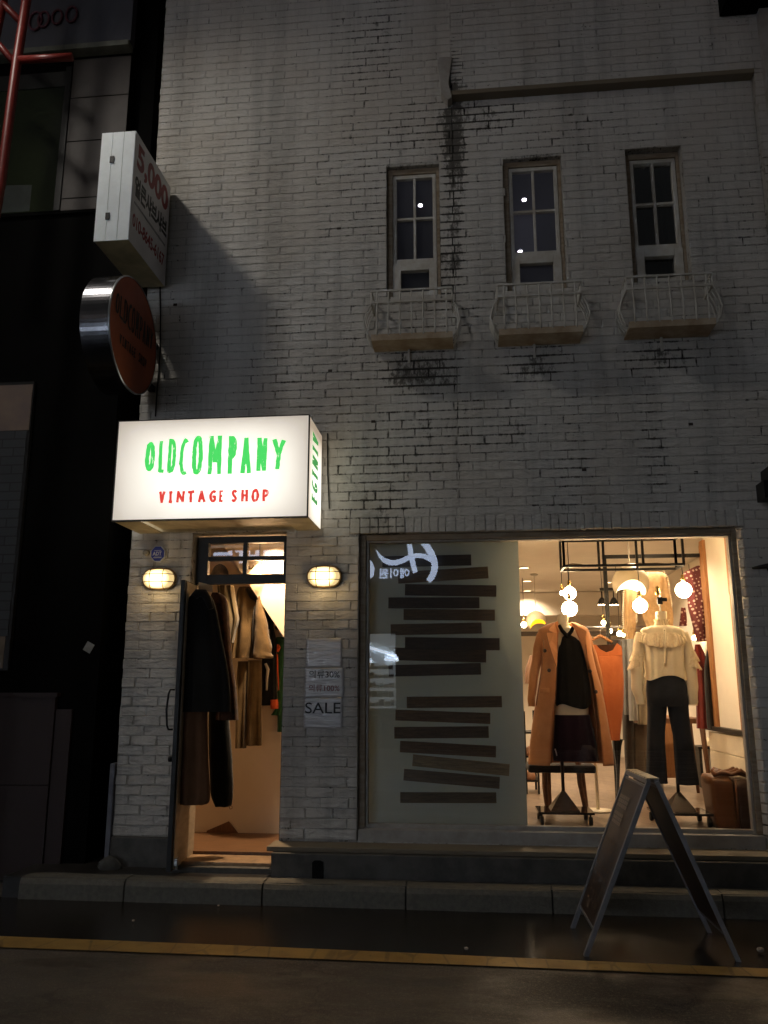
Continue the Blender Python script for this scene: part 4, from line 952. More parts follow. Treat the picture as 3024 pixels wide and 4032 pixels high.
gcol = [('grey_cardigan', 'long grey cardigan hanging next to the orange dress', (.20, .20, .19), [(760, 728, 768), (900, 735, 775), (1100, 740, 778), (1238, 742, 772)], 1.4, 'cardigan'),
        ('pale_coat', 'pale blue grey coat with a turned cuff hanging left of the blouse', (.36, .36, .34), [(755, 762, 800), (850, 764, 815), (1000, 768, 822), (1180, 772, 826), (1275, 775, 828)], 1.32, 'coat'),
        ('beige_coat', 'beige grey coat hanging half behind the left sleeve of the blouse', (.33, .27, .19), [(900, 800, 880), (1100, 812, 895), (1200, 820, 897), (1300, 828, 897)], 1.45, 'coat'),
        ('dark_trousers', 'dark charcoal trousers hanging lowest behind the grey clothes', (.055, .045, .038), [(1230, 742, 800), (1330, 742, 800), (1480, 745, 798), (1600, 752, 795)], 1.5, 'trousers'),
        ('brown_grey_dress', 'long grey brown dress hanging right of the dark trousers', (.13, .10, .075), [(1290, 790, 895), (1400, 793, 893), (1600, 800, 890), (1650, 800, 890)], 1.55, 'dress'),
        ('black_garment_bag', 'narrow black garment hanging left of the sandwich board top', (.010, .009, .009), [(1395, 668, 735), (1450, 672, 722), (1600, 690, 712), (1745, 692, 708)], 1.3, 'garment')]
for nm, lab, col, rows, yy, cat in gcol:
    q = at(*c6((rows[0][1]+rows[0][2])/2, rows[0][0]), yy)
    tag(garment(nm, fabric(nm+'_cloth', col), rows, yy, .05, None, amp=.014, folds=4, seed=len(nm), loc=(q.x, yy, q.z)), lab, cat)

# --- blouse
m_blouse = fabric('cream_blouse', (.82, .70, .48), (.76, .63, .42), ws=320, sheen=.1)
m_lace = fabric('cream_lace', (.78, .64, .42), (.62, .48, .30), vs=60, ws=150)
BL = thing('frilled_blouse', 'cream blouse with a high neck and frilled lace yoke on the right mannequin', 'blouse', (p2.x, Y2, 1.6))
garment('blouse_body', m_blouse, [(672, 905, 1050, .75), (695, 850, 1110, .95), (740, 850, 1125, 1), (850, 868, 1118, 1.1), (920, 872, 1122, 1.05), (965, 876, 1130, 1.05), (1005, 872, 1135, 1.0)], Y2, .115, BL, amp=.016, folds=11, seed=6, hem=.02)
garment('collar', m_lace, [(632, 930, 1030, 1), (650, 938, 1020, .95), (672, 930, 1032, 1)], Y2, .062, BL, amp=.008, folds=22, seed=2, cap=False, N=8, MM=120)
def frill(rows, y, dep, seed, n=13, name='frill'):
    W = []
    for r in rows:
        a = at(*c6(r[1], r[0]), y); b = at(*c6(r[2], r[0]), y); W.append((a.z, a.x, b.x, r[3]))
    rs = []; N = 12; MM = 200
    for i, (z, xl, xr, df) in enumerate(srow(W, N)):
        t = i/N; cx = (xl+xr)/2; hx = (xr-xl)/2; ring = []
        for j in range(MM+1):
            a = PI+PI*j/MM; c, s = math.cos(a), math.sin(a); f = math.sin(n*a*2+seed+math.sin(a*7)*2)
            droop = -(.5*(1-c*c))**1*.12*t
            ring.append((cx+hx*c, y+dep*df*s*1.0-.004-.020*t*(.5+.5*f), z+droop+.006*f*t))
        rs.append(ring)
    o = MB().rings(rs, False).build(name, m_lace, BL, True); md = o.modifiers.new('t', 'SOLIDIFY'); md.thickness = .003
frill([(722, 842, 1116, 1.0), (745, 826, 1134, 1.15), (772, 818, 1142, 1.25)], Y2, .12, 1)
frill([(700, 905, 1060, 1.0), (712, 895, 1070, 1.1), (722, 890, 1076, 1.15)], Y2, .10, 3, 17)
MB().tube([at(*c6(997, 690), Y2-.125), at(*c6(1000, 780), Y2-.15), at(*c6(1003, 850), Y2-.14), at(*c6(1002, 930), Y2-.13)], [.010]*4, 8).build('placket', m_blouse, BL, True)
for a, b in ((1000, 700), (1002, 745), (1004, 870), (1003, 905)):
    MB().lathe(at(*c6(a, b), Y2-.142), [(.001, .004), (.007, .004), (.007, -.004), (.001, -.005)], 10, 'y').build('button', M_CREAM, BL, True)
for pts, sd in (([(850, 715, 34), (838, 790, 38), (828, 880, 40), (822, 1000, 40), (832, 1090, 36), (845, 1150, 28), (848, 1172, 26)], 2), ([(1115, 715, 34), (1135, 790, 38), (1158, 880, 40), (1168, 1000, 42), (1172, 1090, 40), (1178, 1150, 32), (1180, 1178, 30)], 6)):
    sleeve('sleeve', m_blouse, pts, Y2-.01, BL, seed=sd, m_=28)
    sgn = -1 if pts[0][0] < 1000 else 1
    for (tt, ww) in ((0, 1.0), (1, 1.15)):
        cx_, cy_ = (822 if sgn < 0 else 1168)+sgn*tt*6, 850+tt*55
        q = at(*c6(cx_, cy_), Y2-.01); rr_ = .052*ww; rs = []
        for i in range(9):
            t = i/8; ring = []
            for j in range(96):
                an = 2*PI*j/96; k = 1+t*.35*abs(1+sgn*math.cos(an))*.6+.07*t*math.sin(13*an+sd)
                ring.append((q.x+rr_*k*math.cos(an)*(.62+.25*t), q.y+rr_*k*math.sin(an)*.8, q.z+.02-t*.06+sgn*.02*math.cos(an)*-1*t+.006*math.sin(11*an)*t))
            rs.append(ring)
        MB().rings(rs, True, False, False).build('sleeve_frill', m_lace, BL, True)
# --- flared jeans
m_jean = fabric('dark_denim', (.020, .022, .028), (.010, .011, .014), vs=5, ws=400, sheen=.05)
JN = thing('flared_jeans', 'dark flared jeans on the right mannequin', 'jeans', (p2.x, Y2, 1.0))
garment('hips', m_jean, [(955, 905, 1075, .85), (975, 900, 1092, .9), (1010, 890, 1120, 1), (1060, 884, 1138, 1.05), (1120, 885, 1143, 1.05), (1160, 888, 1146, 1), (1185, 890, 1150, .95)], Y2, .105, JN, amp=.004, folds=5)
garment('leg', m_jean, [(1120, 888, 1018, 1), (1200, 892, 1012, 1), (1300, 890, 1004, .9), (1400, 888, 1000, .85), (1530, 886, 1008, 1), (1672, 884, 1016, 1.15)], Y2, .085, JN, amp=.010, folds=4, seed=2)
garment('leg', m_jean, [(1120, 1016, 1146, 1), (1200, 1022, 1150, 1), (1300, 1040, 1160, .9), (1400, 1058, 1175, .85), (1530, 1066, 1196, 1), (1680, 1074, 1216, 1.15)], Y2, .085, JN, amp=.010, folds=4, seed=5)

# --- shawls, polka dot dress, burgundy dress
m_shawl = fabric('beige_lace_shawl', (.52, .34, .17), (.40, .25, .12), vs=30, ws=120)
def shawl(label, rows, yy, seed, beads):
    q = at(*c6(rows[0][1], rows[0][0]), yy); r = thing('lace_shawl', label, 'shawl', (q.x, yy, q.z), 'beige lace shawls hung in the window')
    garment('cloth', m_shawl, rows, yy, .05, r, amp=.012, folds=7, seed=seed, wr=.01)
    bd = MB()
    for (a0, b0), (a1, b1) in beads:
        L = int(math.hypot(a1-a0, b1-b0)/12)
        for k in range(L):
            t = k/L; q = at(*c6(a0+(a1-a0)*t, b0+(b1-b0)*t), yy-.05); bd.lathe(q, [(.001, -.008), (.008, -.004), (.008, .004), (.001, .008)], 8)
    bd.build('beads', mat('pearly_bead', (.8, .7, .5), .15, 0, .1, bump=0), r, True)
shawl('beaded beige lace shawl hanging behind the large globe shade', [(330, 880, 985, .6), (360, 870, 1020, .8), (430, 845, 1035, 1), (520, 840, 1045, 1), (620, 860, 1055, 1), (700, 900, 1050, .9)], 1.6, 1, [((985, 310), (1022, 370)), ((1022, 370), (1048, 560)), ((820, 560), (822, 660))])
shawl('narrow beaded beige shawl hanging left of the middle glowing bulb', [(430, 742, 815, .6), (480, 738, 822, 1), (600, 738, 820, 1), (700, 745, 815, 1), (765, 755, 800, .8)], 1.7, 2, [((738, 440), (732, 640)), ((735, 640), (738, 700))])
def dots():
    m, t, b, o = nodes('polka_dot_cloth')
    tc = t.nodes.new('ShaderNodeTexCoord'); mp = t.nodes.new('ShaderNodeMapping'); mp.inputs['Scale'].default_value = (26, 0, 26); mp.inputs['Rotation'].default_value = (0, R(20), 0)
    v = t.nodes.new('ShaderNodeTexVoronoi'); v.inputs['Scale'].default_value = 1; v.inputs['Randomness'].default_value = .35
    t.links.new(tc.outputs['Object'], mp.inputs[0]); t.links.new(mp.outputs[0], v.inputs['Vector'])
    t.links.new(mixc(t, mrange(t, v.outputs['Distance'], .26, .31), (.62, .42, .33), (.16, .035, .03)), b.inputs['Base Color']); b.inputs['Roughness'].default_value = .9
    addbump(t, b, noi(t, 25, 3), .3, .01); return m
q = at(*c6(1180, 300), 1.75)
o = garment('polka_dot_dress', dots(), [(290, 1200, 1240, .5), (320, 1140, 1262, .8), (345, 1120, 1290, 1), (450, 1145, 1292, 1), (550, 1150, 1280, 1), (650, 1175, 1275, 1), (770, 1205, 1262, .9)], 1.75, .07, None, amp=.02, folds=5, seed=3, loc=(q.x, 1.75, q.z))
tag(o, 'dark red dress with pale polka dots hanging behind the wooden post', 'dress')
q = at(*c6(1115, 560), 1.7)
tag(garment('polka_dot_scarf', dots(), [(555, 1105, 1132, .7), (620, 1098, 1140, 1), (672, 1092, 1140, 1)], 1.7, .02, None, amp=.008, folds=3, seed=5, loc=(q.x, 1.7, q.z)), 'small polka dot scarf hanging under the rightmost bulb', 'scarf')
q = at(*c6(1250, 900), 1.75)
tag(garment('burgundy_dress', fabric('burgundy_cloth', (.16, .022, .016), (.10, .014, .010)), [(790, 1195, 1225, .6), (870, 1185, 1262, .8), (950, 1195, 1280, 1), (1100, 1200, 1300, 1), (1325, 1205, 1305, 1)], 1.6, .06, None, amp=.02, folds=5, seed=8, loc=(q.x, 1.6, q.z)), 'long burgundy dress hanging behind the right sleeve of the blouse', 'dress')
tag(garment('black_dress', fabric('black_dress_cloth', (.014, .010, .009)), [(820, 1272, 1282, .6), (950, 1255, 1300, .9), (1150, 1262, 1330, 1), (1325, 1275, 1340, 1)], 1.5, .05, None, amp=.02, folds=4, seed=9, loc=(q.x+.05, 1.5, q.z)), 'black dress hanging between the burgundy dress and the wooden post', 'dress')
q = at(*c6(120, 1000), 2.2)
tag(garment('dusty_pink_coat', fabric('dusty_pink', (.34, .2, .13)), [(860, 140, 175, .6), (950, 110, 165, 1), (1040, 105, 150, .9)], 2.2, .05, None, seed=4, loc=(q.x, 2.2, q.z)), 'dusty pink garment peeping out left of the camel coat', 'coat')

# --- leather trunk
TK = thing('leather_trunk', 'brown leather trunk with a scrunched top in the right corner of the window', 'trunk', (2.0, .45, FZ))
m_lea = mat('brown_leather', (.17, .062, .018), .4, 0, .3, 3, (1, 1, .4), .5, 35, .004, col2=(.09, .035, .012))
m_lea2 = mat('brown_leather_dark', (.085, .036, .012), .4, 0, .3, 3, (1, 1, .4), .5, 35, .004)
def puff(x0, x1, y0, y1, z0, z1, tw, m):
    rs = []
    for i in range(13):
        t = i/12; z = z0+(z1-z0)*t; k = 1-max(0, t-.86)**2*8; ring = []
        for j in range(36):
            a = 2*PI*j/36; c, s = math.cos(a), math.sin(a); ring.append(((x0+x1)/2+(x1-x0)/2*k*math.copysign(abs(c)**.4, c)+tw*(1-t), (y0+y1)/2+(y1-y0)/2*k*math.copysign(abs(s)**.4, s)+.006*noise.noise(Vector((c*2, z*9, s*2))), z))
        rs.append(ring)
    return MB().rings(rs).build('side', m, TK, True)
puff(1.80, 1.985, .26, .62, FZ+.002, .835, .035, m_lea); puff(1.975, 2.15, .25, .60, FZ+.002, .815, .01, m_lea2)
mb = MB()
for k in range(6):
    y = .30+k*.05; mb.tube([(1.84+.01*k, y, .845), (1.90, y, .865+.01*math.sin(k*2)), (1.98, y, .85), (2.05, y, .87+.01*math.cos(k*3)), (2.12, y, .83)], [.012, .02, .014, .02, .01], 8)
mb.build('scrunched_top', m_lea, TK, True)
MB().tube([(1.99, .245, .83), (1.985, .245, .6), (1.99, .25, .46)], .008, 6).build('seam', m_lea, TK, True)

# --- shoes, shelf, table leg, side furniture
SHF = thing('shoe_shelf', 'low black shelf with pale shoes near the wooden post', 'shelf', (2.35, 2.9, FZ))
yy = 3.2; a = at(*c6(1190, 1440), yy); b = at(*c6(1345, 1440), yy)
MB().box((a.x, yy-.15, a.z-.02), (b.x, yy+.2, a.z+.005)).build('shelf_board', M_METAL_BLK, SHF)
MB().box((a.x+.02, yy-.1, FZ), (a.x+.05, yy+.1, a.z-.02)).box((b.x-.05, yy-.1, FZ), (b.x-.02, yy+.1, a.z-.02)).build('leg', M_METAL_BLK, SHF)
for i, cx_ in enumerate((1272, 1306)):
    q = at(*c6(cx_, 1425), yy-.05); r = thing('shoe', ('left' if i == 0 else 'right')+' one of the pair of pale shoes on the black shelf', 'shoe', (q.x, q.y, q.z), 'pale pair of shoes')
    MB().rings([[(q.x+w*math.cos(2*PI*j/14), q.y+.10*math.sin(2*PI*j/14)*(.9 if k else 1), a.z+.006+h+(.02*math.sin(2*PI*j/14) if k > 1 else 0)) for j in range(14)] for k, (w, h) in enumerate(((.036, 0), (.038, .02), (.034, .06), (.02, .085)))]).build('upper', M_CREAM, r, True)
    MB().box((q.x-.036, q.y-.1, a.z+.0055), (q.x+.036, q.y+.1, a.z+.014)).build('sole', M_LEGWOOD, r)
TB = thing('wooden_table', 'wooden table whose tapered legs stand right of the jeans', 'table', (1.9, 2.2, FZ))
a = at(*c6(1150, 1290), 2.3); b = at(*c6(1222, 1290), 2.3)
MB().box((a.x-.5, 2.1, a.z), (b.x+.02, 2.7, a.z+.05)).build('table_top', M_LEGWOOD, TB)
for x, y in ((b.x-.02, 2.14), (a.x-.46, 2.14), (b.x-.02, 2.64), (a.x-.46, 2.64)):
    MB().tube([(x, y, a.z), (x+.04, y, FZ)], [.028, .016], 10).build('leg', M_LEGWOOD, TB, True)
# wooden cabinet glimpsed between the jean legs
a = at(*c6(985, 1180), 2.9); b = at(*c6(1058, 1530), 2.9)
CBN = MB().box((a.x-.2, 2.9, FZ+.12), (b.x+.05, 3.3, 1.22)).build('cabinet', M_OAK, bevel=.006, loc=(a.x, 3, FZ)); tag(CBN, 'warm wooden cabinet glimpsed between the legs of the jeans', 'cabinet')
# dark rack at far left of the view with small bags
a = at(*c6(112, 1215), 2.4); b = at(*c6(158, 1550), 2.4)
RK = thing('shoe_rack', 'dark metal rack seen left of the camel coat', 'rack', (a.x, 2.5, FZ))
mb = MB()
for x in (a.x-.02, b.x+.05):
    for y in (2.35, 2.75): mb.bar((x, y, FZ), (x, y, a.z), .022)
for z in (FZ+.12, FZ+.36, FZ+.6): mb.box((a.x-.03, 2.34, z), (b.x+.06, 2.76, z+.02))
mb.build('rack_frame', M_METAL_BLK, RK)
for i, z in enumerate((FZ+.14, FZ+.38)):
    q = (a.x+.03, 2.4, z); tag(MB().rings([[(q[0]+.05*math.cos(2*PI*j/12)*w, q[1]+.09*math.sin(2*PI*j/12)*w, z+.002+h) for j in range(12)] for w, h in ((1, 0), (1.05, .03), (.85, .07), (.4, .09))]).build('shoe', mat('tan_shoe_%d' % i, (.3, .14, .07), .5), smooth=True), ('tan shoe on the lower shelf' if i == 0 else 'tan shoe on the middle shelf')+' of the dark rack', 'shoe', 'shoes on the dark rack')

# --- hanging black metal frame with bulbs
HF = thing('ceiling_frame', 'black square tube frame hanging from the shop ceiling with bulbs on wires', 'ceiling frame', (1.27, .5, 2.55))
mb = MB(); ya, yb = .42, .68
def gx_(a, y, b=95): return at(*c6(a, b), y).x
zt = at(*c6(700, 92), ya).z; zb_ = at(*c6(700, 285), ya).z
fx0, fx1 = gx_(350, ya), gx_(1108, ya)
for y in (ya, yb):
    for z in (zb_, zt): mb.bar((fx0, y, z), (fx1, y, z), .02)
    for t in (0, .335, .665, 1): mb.bar((fx0+(fx1-fx0)*t, y, zb_), (fx0+(fx1-fx0)*t, y, zt+.12), .02)
for t in (0, 1):
    for z in (zb_, zt): mb.bar((fx0+(fx1-fx0)*t, ya, z), (fx0+(fx1-fx0)*t, yb, z), .02)
mb.bar((fx0, ya, zb_), (fx0, ya, 2.98), .02).bar((fx1, yb, zb_), (fx1, yb, 2.98), .02)
mb.build('tube_frame', M_METAL_BLK, HF)
wz = MB(); random.seed(9); pts = [(fx0+(fx1-fx0)*k/14, ya+.03+random.uniform(-.02, .05), zb_+.012+random.uniform(-.012, .012)) for k in range(15)]
wz.tube(pts, .006, 6).build('twisted_wire', mat('twine', (.2, .12, .06), .8), HF, True)
# ladder-like second bar further in
a = at(*c6(600, 232), 1.5); b = at(*c6(1225, 228), 1.5)
tag(MB().bar((a.x, 1.5, a.z), (2.5, 1.5, a.z), .035).bar((a.x+.02, 1.5, a.z), (a.x+.02, 1.5, FZ+.0), .035).build('display_post', M_METAL_BLK, loc=(a.x, 1.5, FZ)), 'tall black metal post with a cross bar standing behind the mannequins', 'post')

m_bulb = emis('glowing_globe_bulb', (1, .74, .42), 70)
def bulb(cx, cy, r_crop, yy, label, top, watt=10):
    q = at(*c6(cx, cy), yy); rad = at(*c6(cx+r_crop, cy), yy).x-q.x
    r = thing('globe_bulb', label, 'light bulb', (q.x, yy, q.z), 'glowing globe bulbs in the window')
    MB().lathe(q, [(.001, -rad)]+[(rad*math.cos(t), rad*math.sin(t)) for t in [R(k) for k in range(-75, 76, 15)]]+[(.015, rad*1.02)], 24).build('globe', m_bulb, r, True)
    MB().lathe(q+Vector((0, 0, rad)), [(.016, -.002), (.016, .02), (.018, .022), (.018, .035), (.013, .04), (.013, .06), (.004, .068)], 14).build('socket', M_BRASS, r, True)
    MB().tube([q+Vector((0, 0, rad+.06)), (q.x+.003, yy, (q.z+top)/2), (q.x, yy, top)], .0035, 6).build('cord', M_METAL_BLK, r, True)
    return r
bulb(393, 463, 42, .95, 'upper of the two glowing bulbs above the camel coat mannequin', 2.9)
bulb(393, 562, 50, .52, 'lower of the two glowing bulbs, touching the camel coat mannequin neck', zb_)
bulb(843, 543, 47, .60, 'middle glowing globe bulb left of the blouse mannequin', zb_)
bulb(1120, 443, 52, .55, 'rightmost glowing globe bulb in front of the polka dot dress', zb_)
bulb(345, 462, 14, 1.4, 'small glowing bulb just left of the two stacked bulbs', 2.9, 1)
bulb(102, 665, 18, 4.0, 'small glowing bulb farthest left beside the yellow edged shade', 2.9, 2)
bulb(610, 652, 15, 3.2, 'small far bulb left of the black metal post', 2.9, 1)
bulb(652, 703, 15, 3.0, 'small far bulb low behind the black metal post', 2.9, 1)
bulb(712, 722, 17, 3.0, 'small far bulb between the post and the narrow shawl', 2.9, 1)
bulb(736, 730, 11, 3.3, 'smallest far bulb touching the edge of the narrow shawl', 2.9, 1)
bulb(1190, 748, 16, 3.0, 'small far bulb right of the blouse shoulder', 2.9, 1)

# --- large round shades with a lit opening
def shade(cx, cy, r_crop, yy, label, inner, tilt):
    q = at(*c6(cx, cy), yy); rad = at(*c6(cx+r_crop, cy), yy).x-q.x
    r = thing('dome_shade_lamp', label, 'pendant lamp', (q.x, yy, q.z), 'large round pendant shades')
    Mx = Matrix.Translation(q) @ Euler((R(tilt[0]), R(tilt[1]), 0)).to_matrix().to_4x4()
    def dome(rr, e):
        rs = []
        for k in range(15):
            ring = []
            for j in range(48):
                th = 2*PI*j/48; t = R(90-k*(90+e-8+34*math.cos(th)**2)/14); ring.append(Mx @ Vector((rr*math.cos(t)*math.cos(th), rr*math.cos(t)*math.sin(th), rr*math.sin(t))))
            rs.append(ring)
        return rs
    MB().rings(dome(rad, 12), True, False, False).build('shade', mat('matt_cream_shade', (.42, .34, .22), .6, 0, .05, bump=0), r, True)
    MB().rings(dome(rad*.96, 12), True, False, False).build('shade_lining', inner, r, True)
    MB().tube([q+Vector((0, 0, rad)), (q.x, yy, 2.96)], .005, 6).build('cord', M_METAL_WHT, r, True)
    MB().lathe((q.x, yy, 2.975), [(.001, .0), (.05, 0), (.045, -.02), (.001, -.025)], 20).build('ceiling_rose', M_METAL_WHT, r, True)
shade(782, 400, 118, 1.35, 'large cream dome shade hanging in front of the beaded shawl', emis('white_lit_lining', (1, .85, .62), 2.2), (-8, 5))
shade(178, 640, 66, 4.2, 'smaller grey dome shade with a yellow lit inside, far left', emis('yellow_lit_lining', (1, .62, .02), 1.3), (-8, -18))

# --- track spotlights
TL = thing('track_lights', 'black track with small spotlights and a wire lamp beside the black post', 'track light', (1.6, 2.6, 2.5))
yy = 2.4; mb = MB(); P = [at(*c6(a, b), yy) for a, b in ((600, 480), (655, 450), (680, 440), (720, 480))]
mb.bar((P[0].x-.02, yy, P[1].z+.02), (P[3].x+.1, yy, P[1].z+.02), .03)
mb.build('track', M_METAL_BLK, TL)
for a, b in ((600, 520), (676, 520)):
    q = at(*c6(a, b), yy); MB().tube([(q.x, yy, P[1].z), (q.x, yy, q.z+.04)], .006).lathe(q, [(.015, .05), (.03, .03), (.055, -.03), (.05, -.03), (.001, .02)], 16).build('spot_head', M_METAL_BLK, TL, True)
    MB().lathe(q, [(.001, -.022), (.045, -.028), (.001, -.03)], 16).build('spot_lens', m_bulb, TL, True)
# --- back of the shop: cornice strip and hanging clothes
m_drk = mat('dark_track', (.10, .07, .045), .6, bump=0)
MB().box((-1.2, 6.1, 2.30), (2.55, 6.25, 2.36)).build('curtain_track', m_drk, BLD)
bc = [('far_garment', 'dark garment hanging at the back under the far bulbs', (.05, .04, .035), (640, 720)), ('far_garment', 'grey garment hanging at the back right of the far bulbs', (.2, .19, .17), (725, 790))]
for nm, lab, col, (a, b) in bc:
    q = at(*c6((a+b)/2, 780), 3.6)
    tag(garment(nm, fabric('far_cloth', col), [(760, a, b), (900, a, b), (1200, a+5, b-4), (1400, a+10, b-5)], 3.6, .08, None, amp=.03, folds=5, seed=a, loc=(q.x, 3.6, q.z)), lab, 'garment', 'clothes at the back of the shop')
# ceiling downlights
for i, (x, y) in enumerate(((.648, 1.52), (.643, 3.62), (.76, 4.92), (.835, 6.1), (-.4, 2.4), (1.9, 3.4), (1.9, 5.2), (-.5, 5.0), (1.7, 1.5))):
    if i in (4, 7): vis = 0
    pos = ['nearest downlight in the shop ceiling, above the frosted sheet edge', 'second downlight behind the nearest in the left row', 'third downlight of the left row', 'farthest downlight of the left row by the beam', 'downlight in the ceiling behind the frosted sheet', 'downlight in the middle of the right ceiling side', 'downlight deep in the right back of the ceiling', 'downlight deep in the left back of the ceiling', 'downlight near the wooden post'][i]
    r = thing('ceiling_downlight', pos, 'downlight', (x, y, 2.98), 'round recessed ceiling downlights')
    MB().lathe((x, y, 2.98), [(.06, -.001), (.078, -.001), (.076, -.008), (.062, -.009)], 24, 'z', False).build('ring', M_METAL_WHT, r, True)
    MB().lathe((x, y, 2.98), [(.001, -.004), (.06, -.004), (.001, -.006)], 24).build('lens', emis('downlight_lens', (1, .72, .42), 6), r)
    ld = bpy.data.lights.new('downlight', 'SPOT'); ld.energy = 100; ld.color = (1, .77, .52); ld.spot_size = R(140); ld.spot_blend = .8; ld.shadow_soft_size = .06
    lo = bpy.data.objects.new('downlight_beam', ld); COL.objects.link(lo); lo.parent = r; lo.location = (0, 0, -.03)

# ------------------------------------------------------------------ entrance vestibule
MB().box((-2.68, .17, .14), (-1.47, 2.6, .235)).build('vestibule_floor', plank_mat('brown_vestibule_floor', (.22, .11, .05), (.12, .06, .028), (1, 9, 1), .4), BLD)
m_vw = mat('warm_vestibule_wall', (.74, .60, .44), .8, 0, .05, 1.5, bump=.08, bs=12)
VB = MB()
v0 = at(*cA(1048, 700), 1.05); v1 = at(*cA(1450, 1150), 1.05)
VB.box((-2.63, 1.05, .235), (-1.46, 1.11, 2.98)).build('vestibule_wall', m_vw, BLD)
MB().box((-2.68, 2.5, .235), (-1.46, 2.56, 2.98)).box((-2.70, .26, .235), (-2.64, 2.5, 2.98)).build('vestibule_side_walls', m_vw, BLD)
MB().box((-2.7, .26, 2.98), (-1.46, 2.56, 3.04)).build('vestibule_ceiling', M_CEIL, BLD)
# sloping stair soffit coming down to the right
sl = MB(); a0 = Vector((v0.x-.28, 0, v0.z+.52)); a1 = Vector((v1.x+.1, 0, v1.z-.17)); 
sl.rings([[(a0.x, 1.046, a0.z), (a1.x+.05, 1.046, a1.z-.05), (a1.x+.05, 1.046, 2.97), (a0.x, 1.046, 2.97)], [(a0.x, .62, a0.z), (a1.x+.05, .62, a1.z-.05), (a1.x+.05, .62, 2.97), (a0.x, .62, 2.97)]])
sl.build('stair_soffit', m_vw, BLD)
sk = MB(); P = [at(*cB(a, b), 1.03) for a, b in ((525, 1650), (735, 1560), (830, 1680), (700, 1690), (525, 1760))]
sk.prism([(p.x, p.z) for p in P], 1.03, 1.048).build('skirting', M_LEGWOOD, BLD)
# pendant lamp in the vestibule
q = at(*cA(1162, 560), .62)
VL = thing('pendant_lamp', 'small bell shaped pendant lamp seen through the glass above the door', 'pendant lamp', (q.x, .62, q.z))
MB().lathe((q.x, .62, q.z), [(.088, -.01), (.085, -.004), (.05, .04), (.026, .065), (.022, .07), (.022, .10), (.012, .11), (.004, .125)], 28, 'z', False).build('shade', translucent_mat('smoked_glass_shade', (.5, .4, .25), .5), VL, True)
MB().tube([(q.x, .62, q.z+.12), (q.x, .62, 2.97)], .003, 6).build('cord', M_METAL_BLK, VL, True)
MB().lathe((q.x, .62, q.z), [(.001, -.015), (.018, -.005), (.022, .015), (.012, .035)], 14).build('bulb', emis('vestibule_bulb', (1, .72, .38), 12), VL, True)
ld = bpy.data.lights.new('pendant_light', 'POINT'); ld.energy = 20; ld.color = (1, .63, .33); ld.shadow_soft_size = .035
lo = bpy.data.objects.new('pendant_light', ld); COL.objects.link(lo); lo.parent = VL; lo.location = (0, 0, -.045)

r = thing('ceiling_downlight', 'added unseen downlight in the ceiling just inside the shop door', 'downlight', (-1.78, .42, 2.98), 'round recessed ceiling downlights')  # unseen downlight added to brighten the lower vestibule wall
MB().lathe((-1.78, .42, 2.98), [(.06, -.001), (.078, -.001), (.076, -.008), (.062, -.009)], 24, 'z', False).build('ring', M_METAL_WHT, r, True)
MB().lathe((-1.78, .42, 2.98), [(.001, -.004), (.06, -.004), (.001, -.006)], 24).build('lens', emis('added_door_downlight_lens', (1, .72, .42), 6), r)
ld = bpy.data.lights.new('added_door_downlight', 'SPOT'); ld.energy = 260; ld.color = (1, .74, .48); ld.spot_size = R(66); ld.spot_blend = .6; ld.shadow_soft_size = .05
lo = bpy.data.objects.new('added_door_downlight', ld); COL.objects.link(lo); lo.parent = r; lo.location = (0, 0, -.03); lo.rotation_euler = (R(10), 0, 0)

# hooks
def hook(a, b, yy, lab):
    q = at(*cA(a, b), yy); r = MB().lathe(q+Vector((-.03, 0, 0)), [(.001, .006), (.02, .004), (.022, -.006), (.001, -.012)], 14, 'y')
    r.tube([q+Vector((-.03, -.01, 0)), q+Vector((-.01, -.03, -.014)), q+Vector((.015, -.035, -.012)), q+Vector((.03, -.035, .008)), q+Vector((.028, -.035, .022))], .006, 8)
    tag(r.build('coat_hook', mat('bronze_hook', (.08, .04, .02), .35, .7), smooth=True, loc=q), lab, 'hook', 'bronze coat hooks on the vestibule wall')
hook(1235, 862, 1.02, 'bronze coat hook above the black jersey'); hook(1395, 1165, 1.02, 'lowest bronze coat hook above the green jacket'); hook(1075, 515, .60, 'topmost bronze coat hook seen through the transom glass')
def cloth(name, lab, cat, m, rows, y, dep, cr, seed=0, folds=5, amp=.015, hem=0, sq=.8, extra=None, group=None):
    q = at(*cr((rows[0][1]+rows[0][2])/2, rows[0][0]), y); r = thing(name, lab, cat, (q.x, y, q.z), group)
    garment('cloth_body', m, rows, y, dep, r, cr=cr, seed=seed, folds=folds, amp=amp, hem=hem, sq=sq)
    return r
m_khaki = fabric('khaki_canvas', (.135, .082, .031), (.09, .053, .02), vs=9, ws=200)
m_olive = fabric('olive_canvas', (.085, .062, .03), (.055, .04, .02)); m_coal = fabric('black_wool', (.010, .009, .008)); m_brn = fabric('brown_wool', (.13, .06, .028), (.10, .045, .02))
r = cloth('olive_jacket', 'olive jacket hanging behind the khaki jacket in the doorway', 'jacket', m_olive, [(705, 715, 885, .6), (800, 720, 900, .9), (950, 760, 925, 1), (1080, 790, 940, 1), (1200, 800, 910, 1), (1330, 820, 880, .8)], .62, .06, cA, 3, 6, .03)
r = cloth('khaki_jacket', 'khaki canvas jacket with short wide sleeves hanging in the doorway', 'jacket', m_khaki, [(722, 950, 1110, .5), (780, 925, 1150, .8), (900, 915, 1190, 1), (1050, 900, 1180, 1), (1250, 880, 1190, 1), (1400, 872, 1150, 1), (1495, 868, 1120, 1)], .72, .06, cA, 1, 6, .03, extra=1)
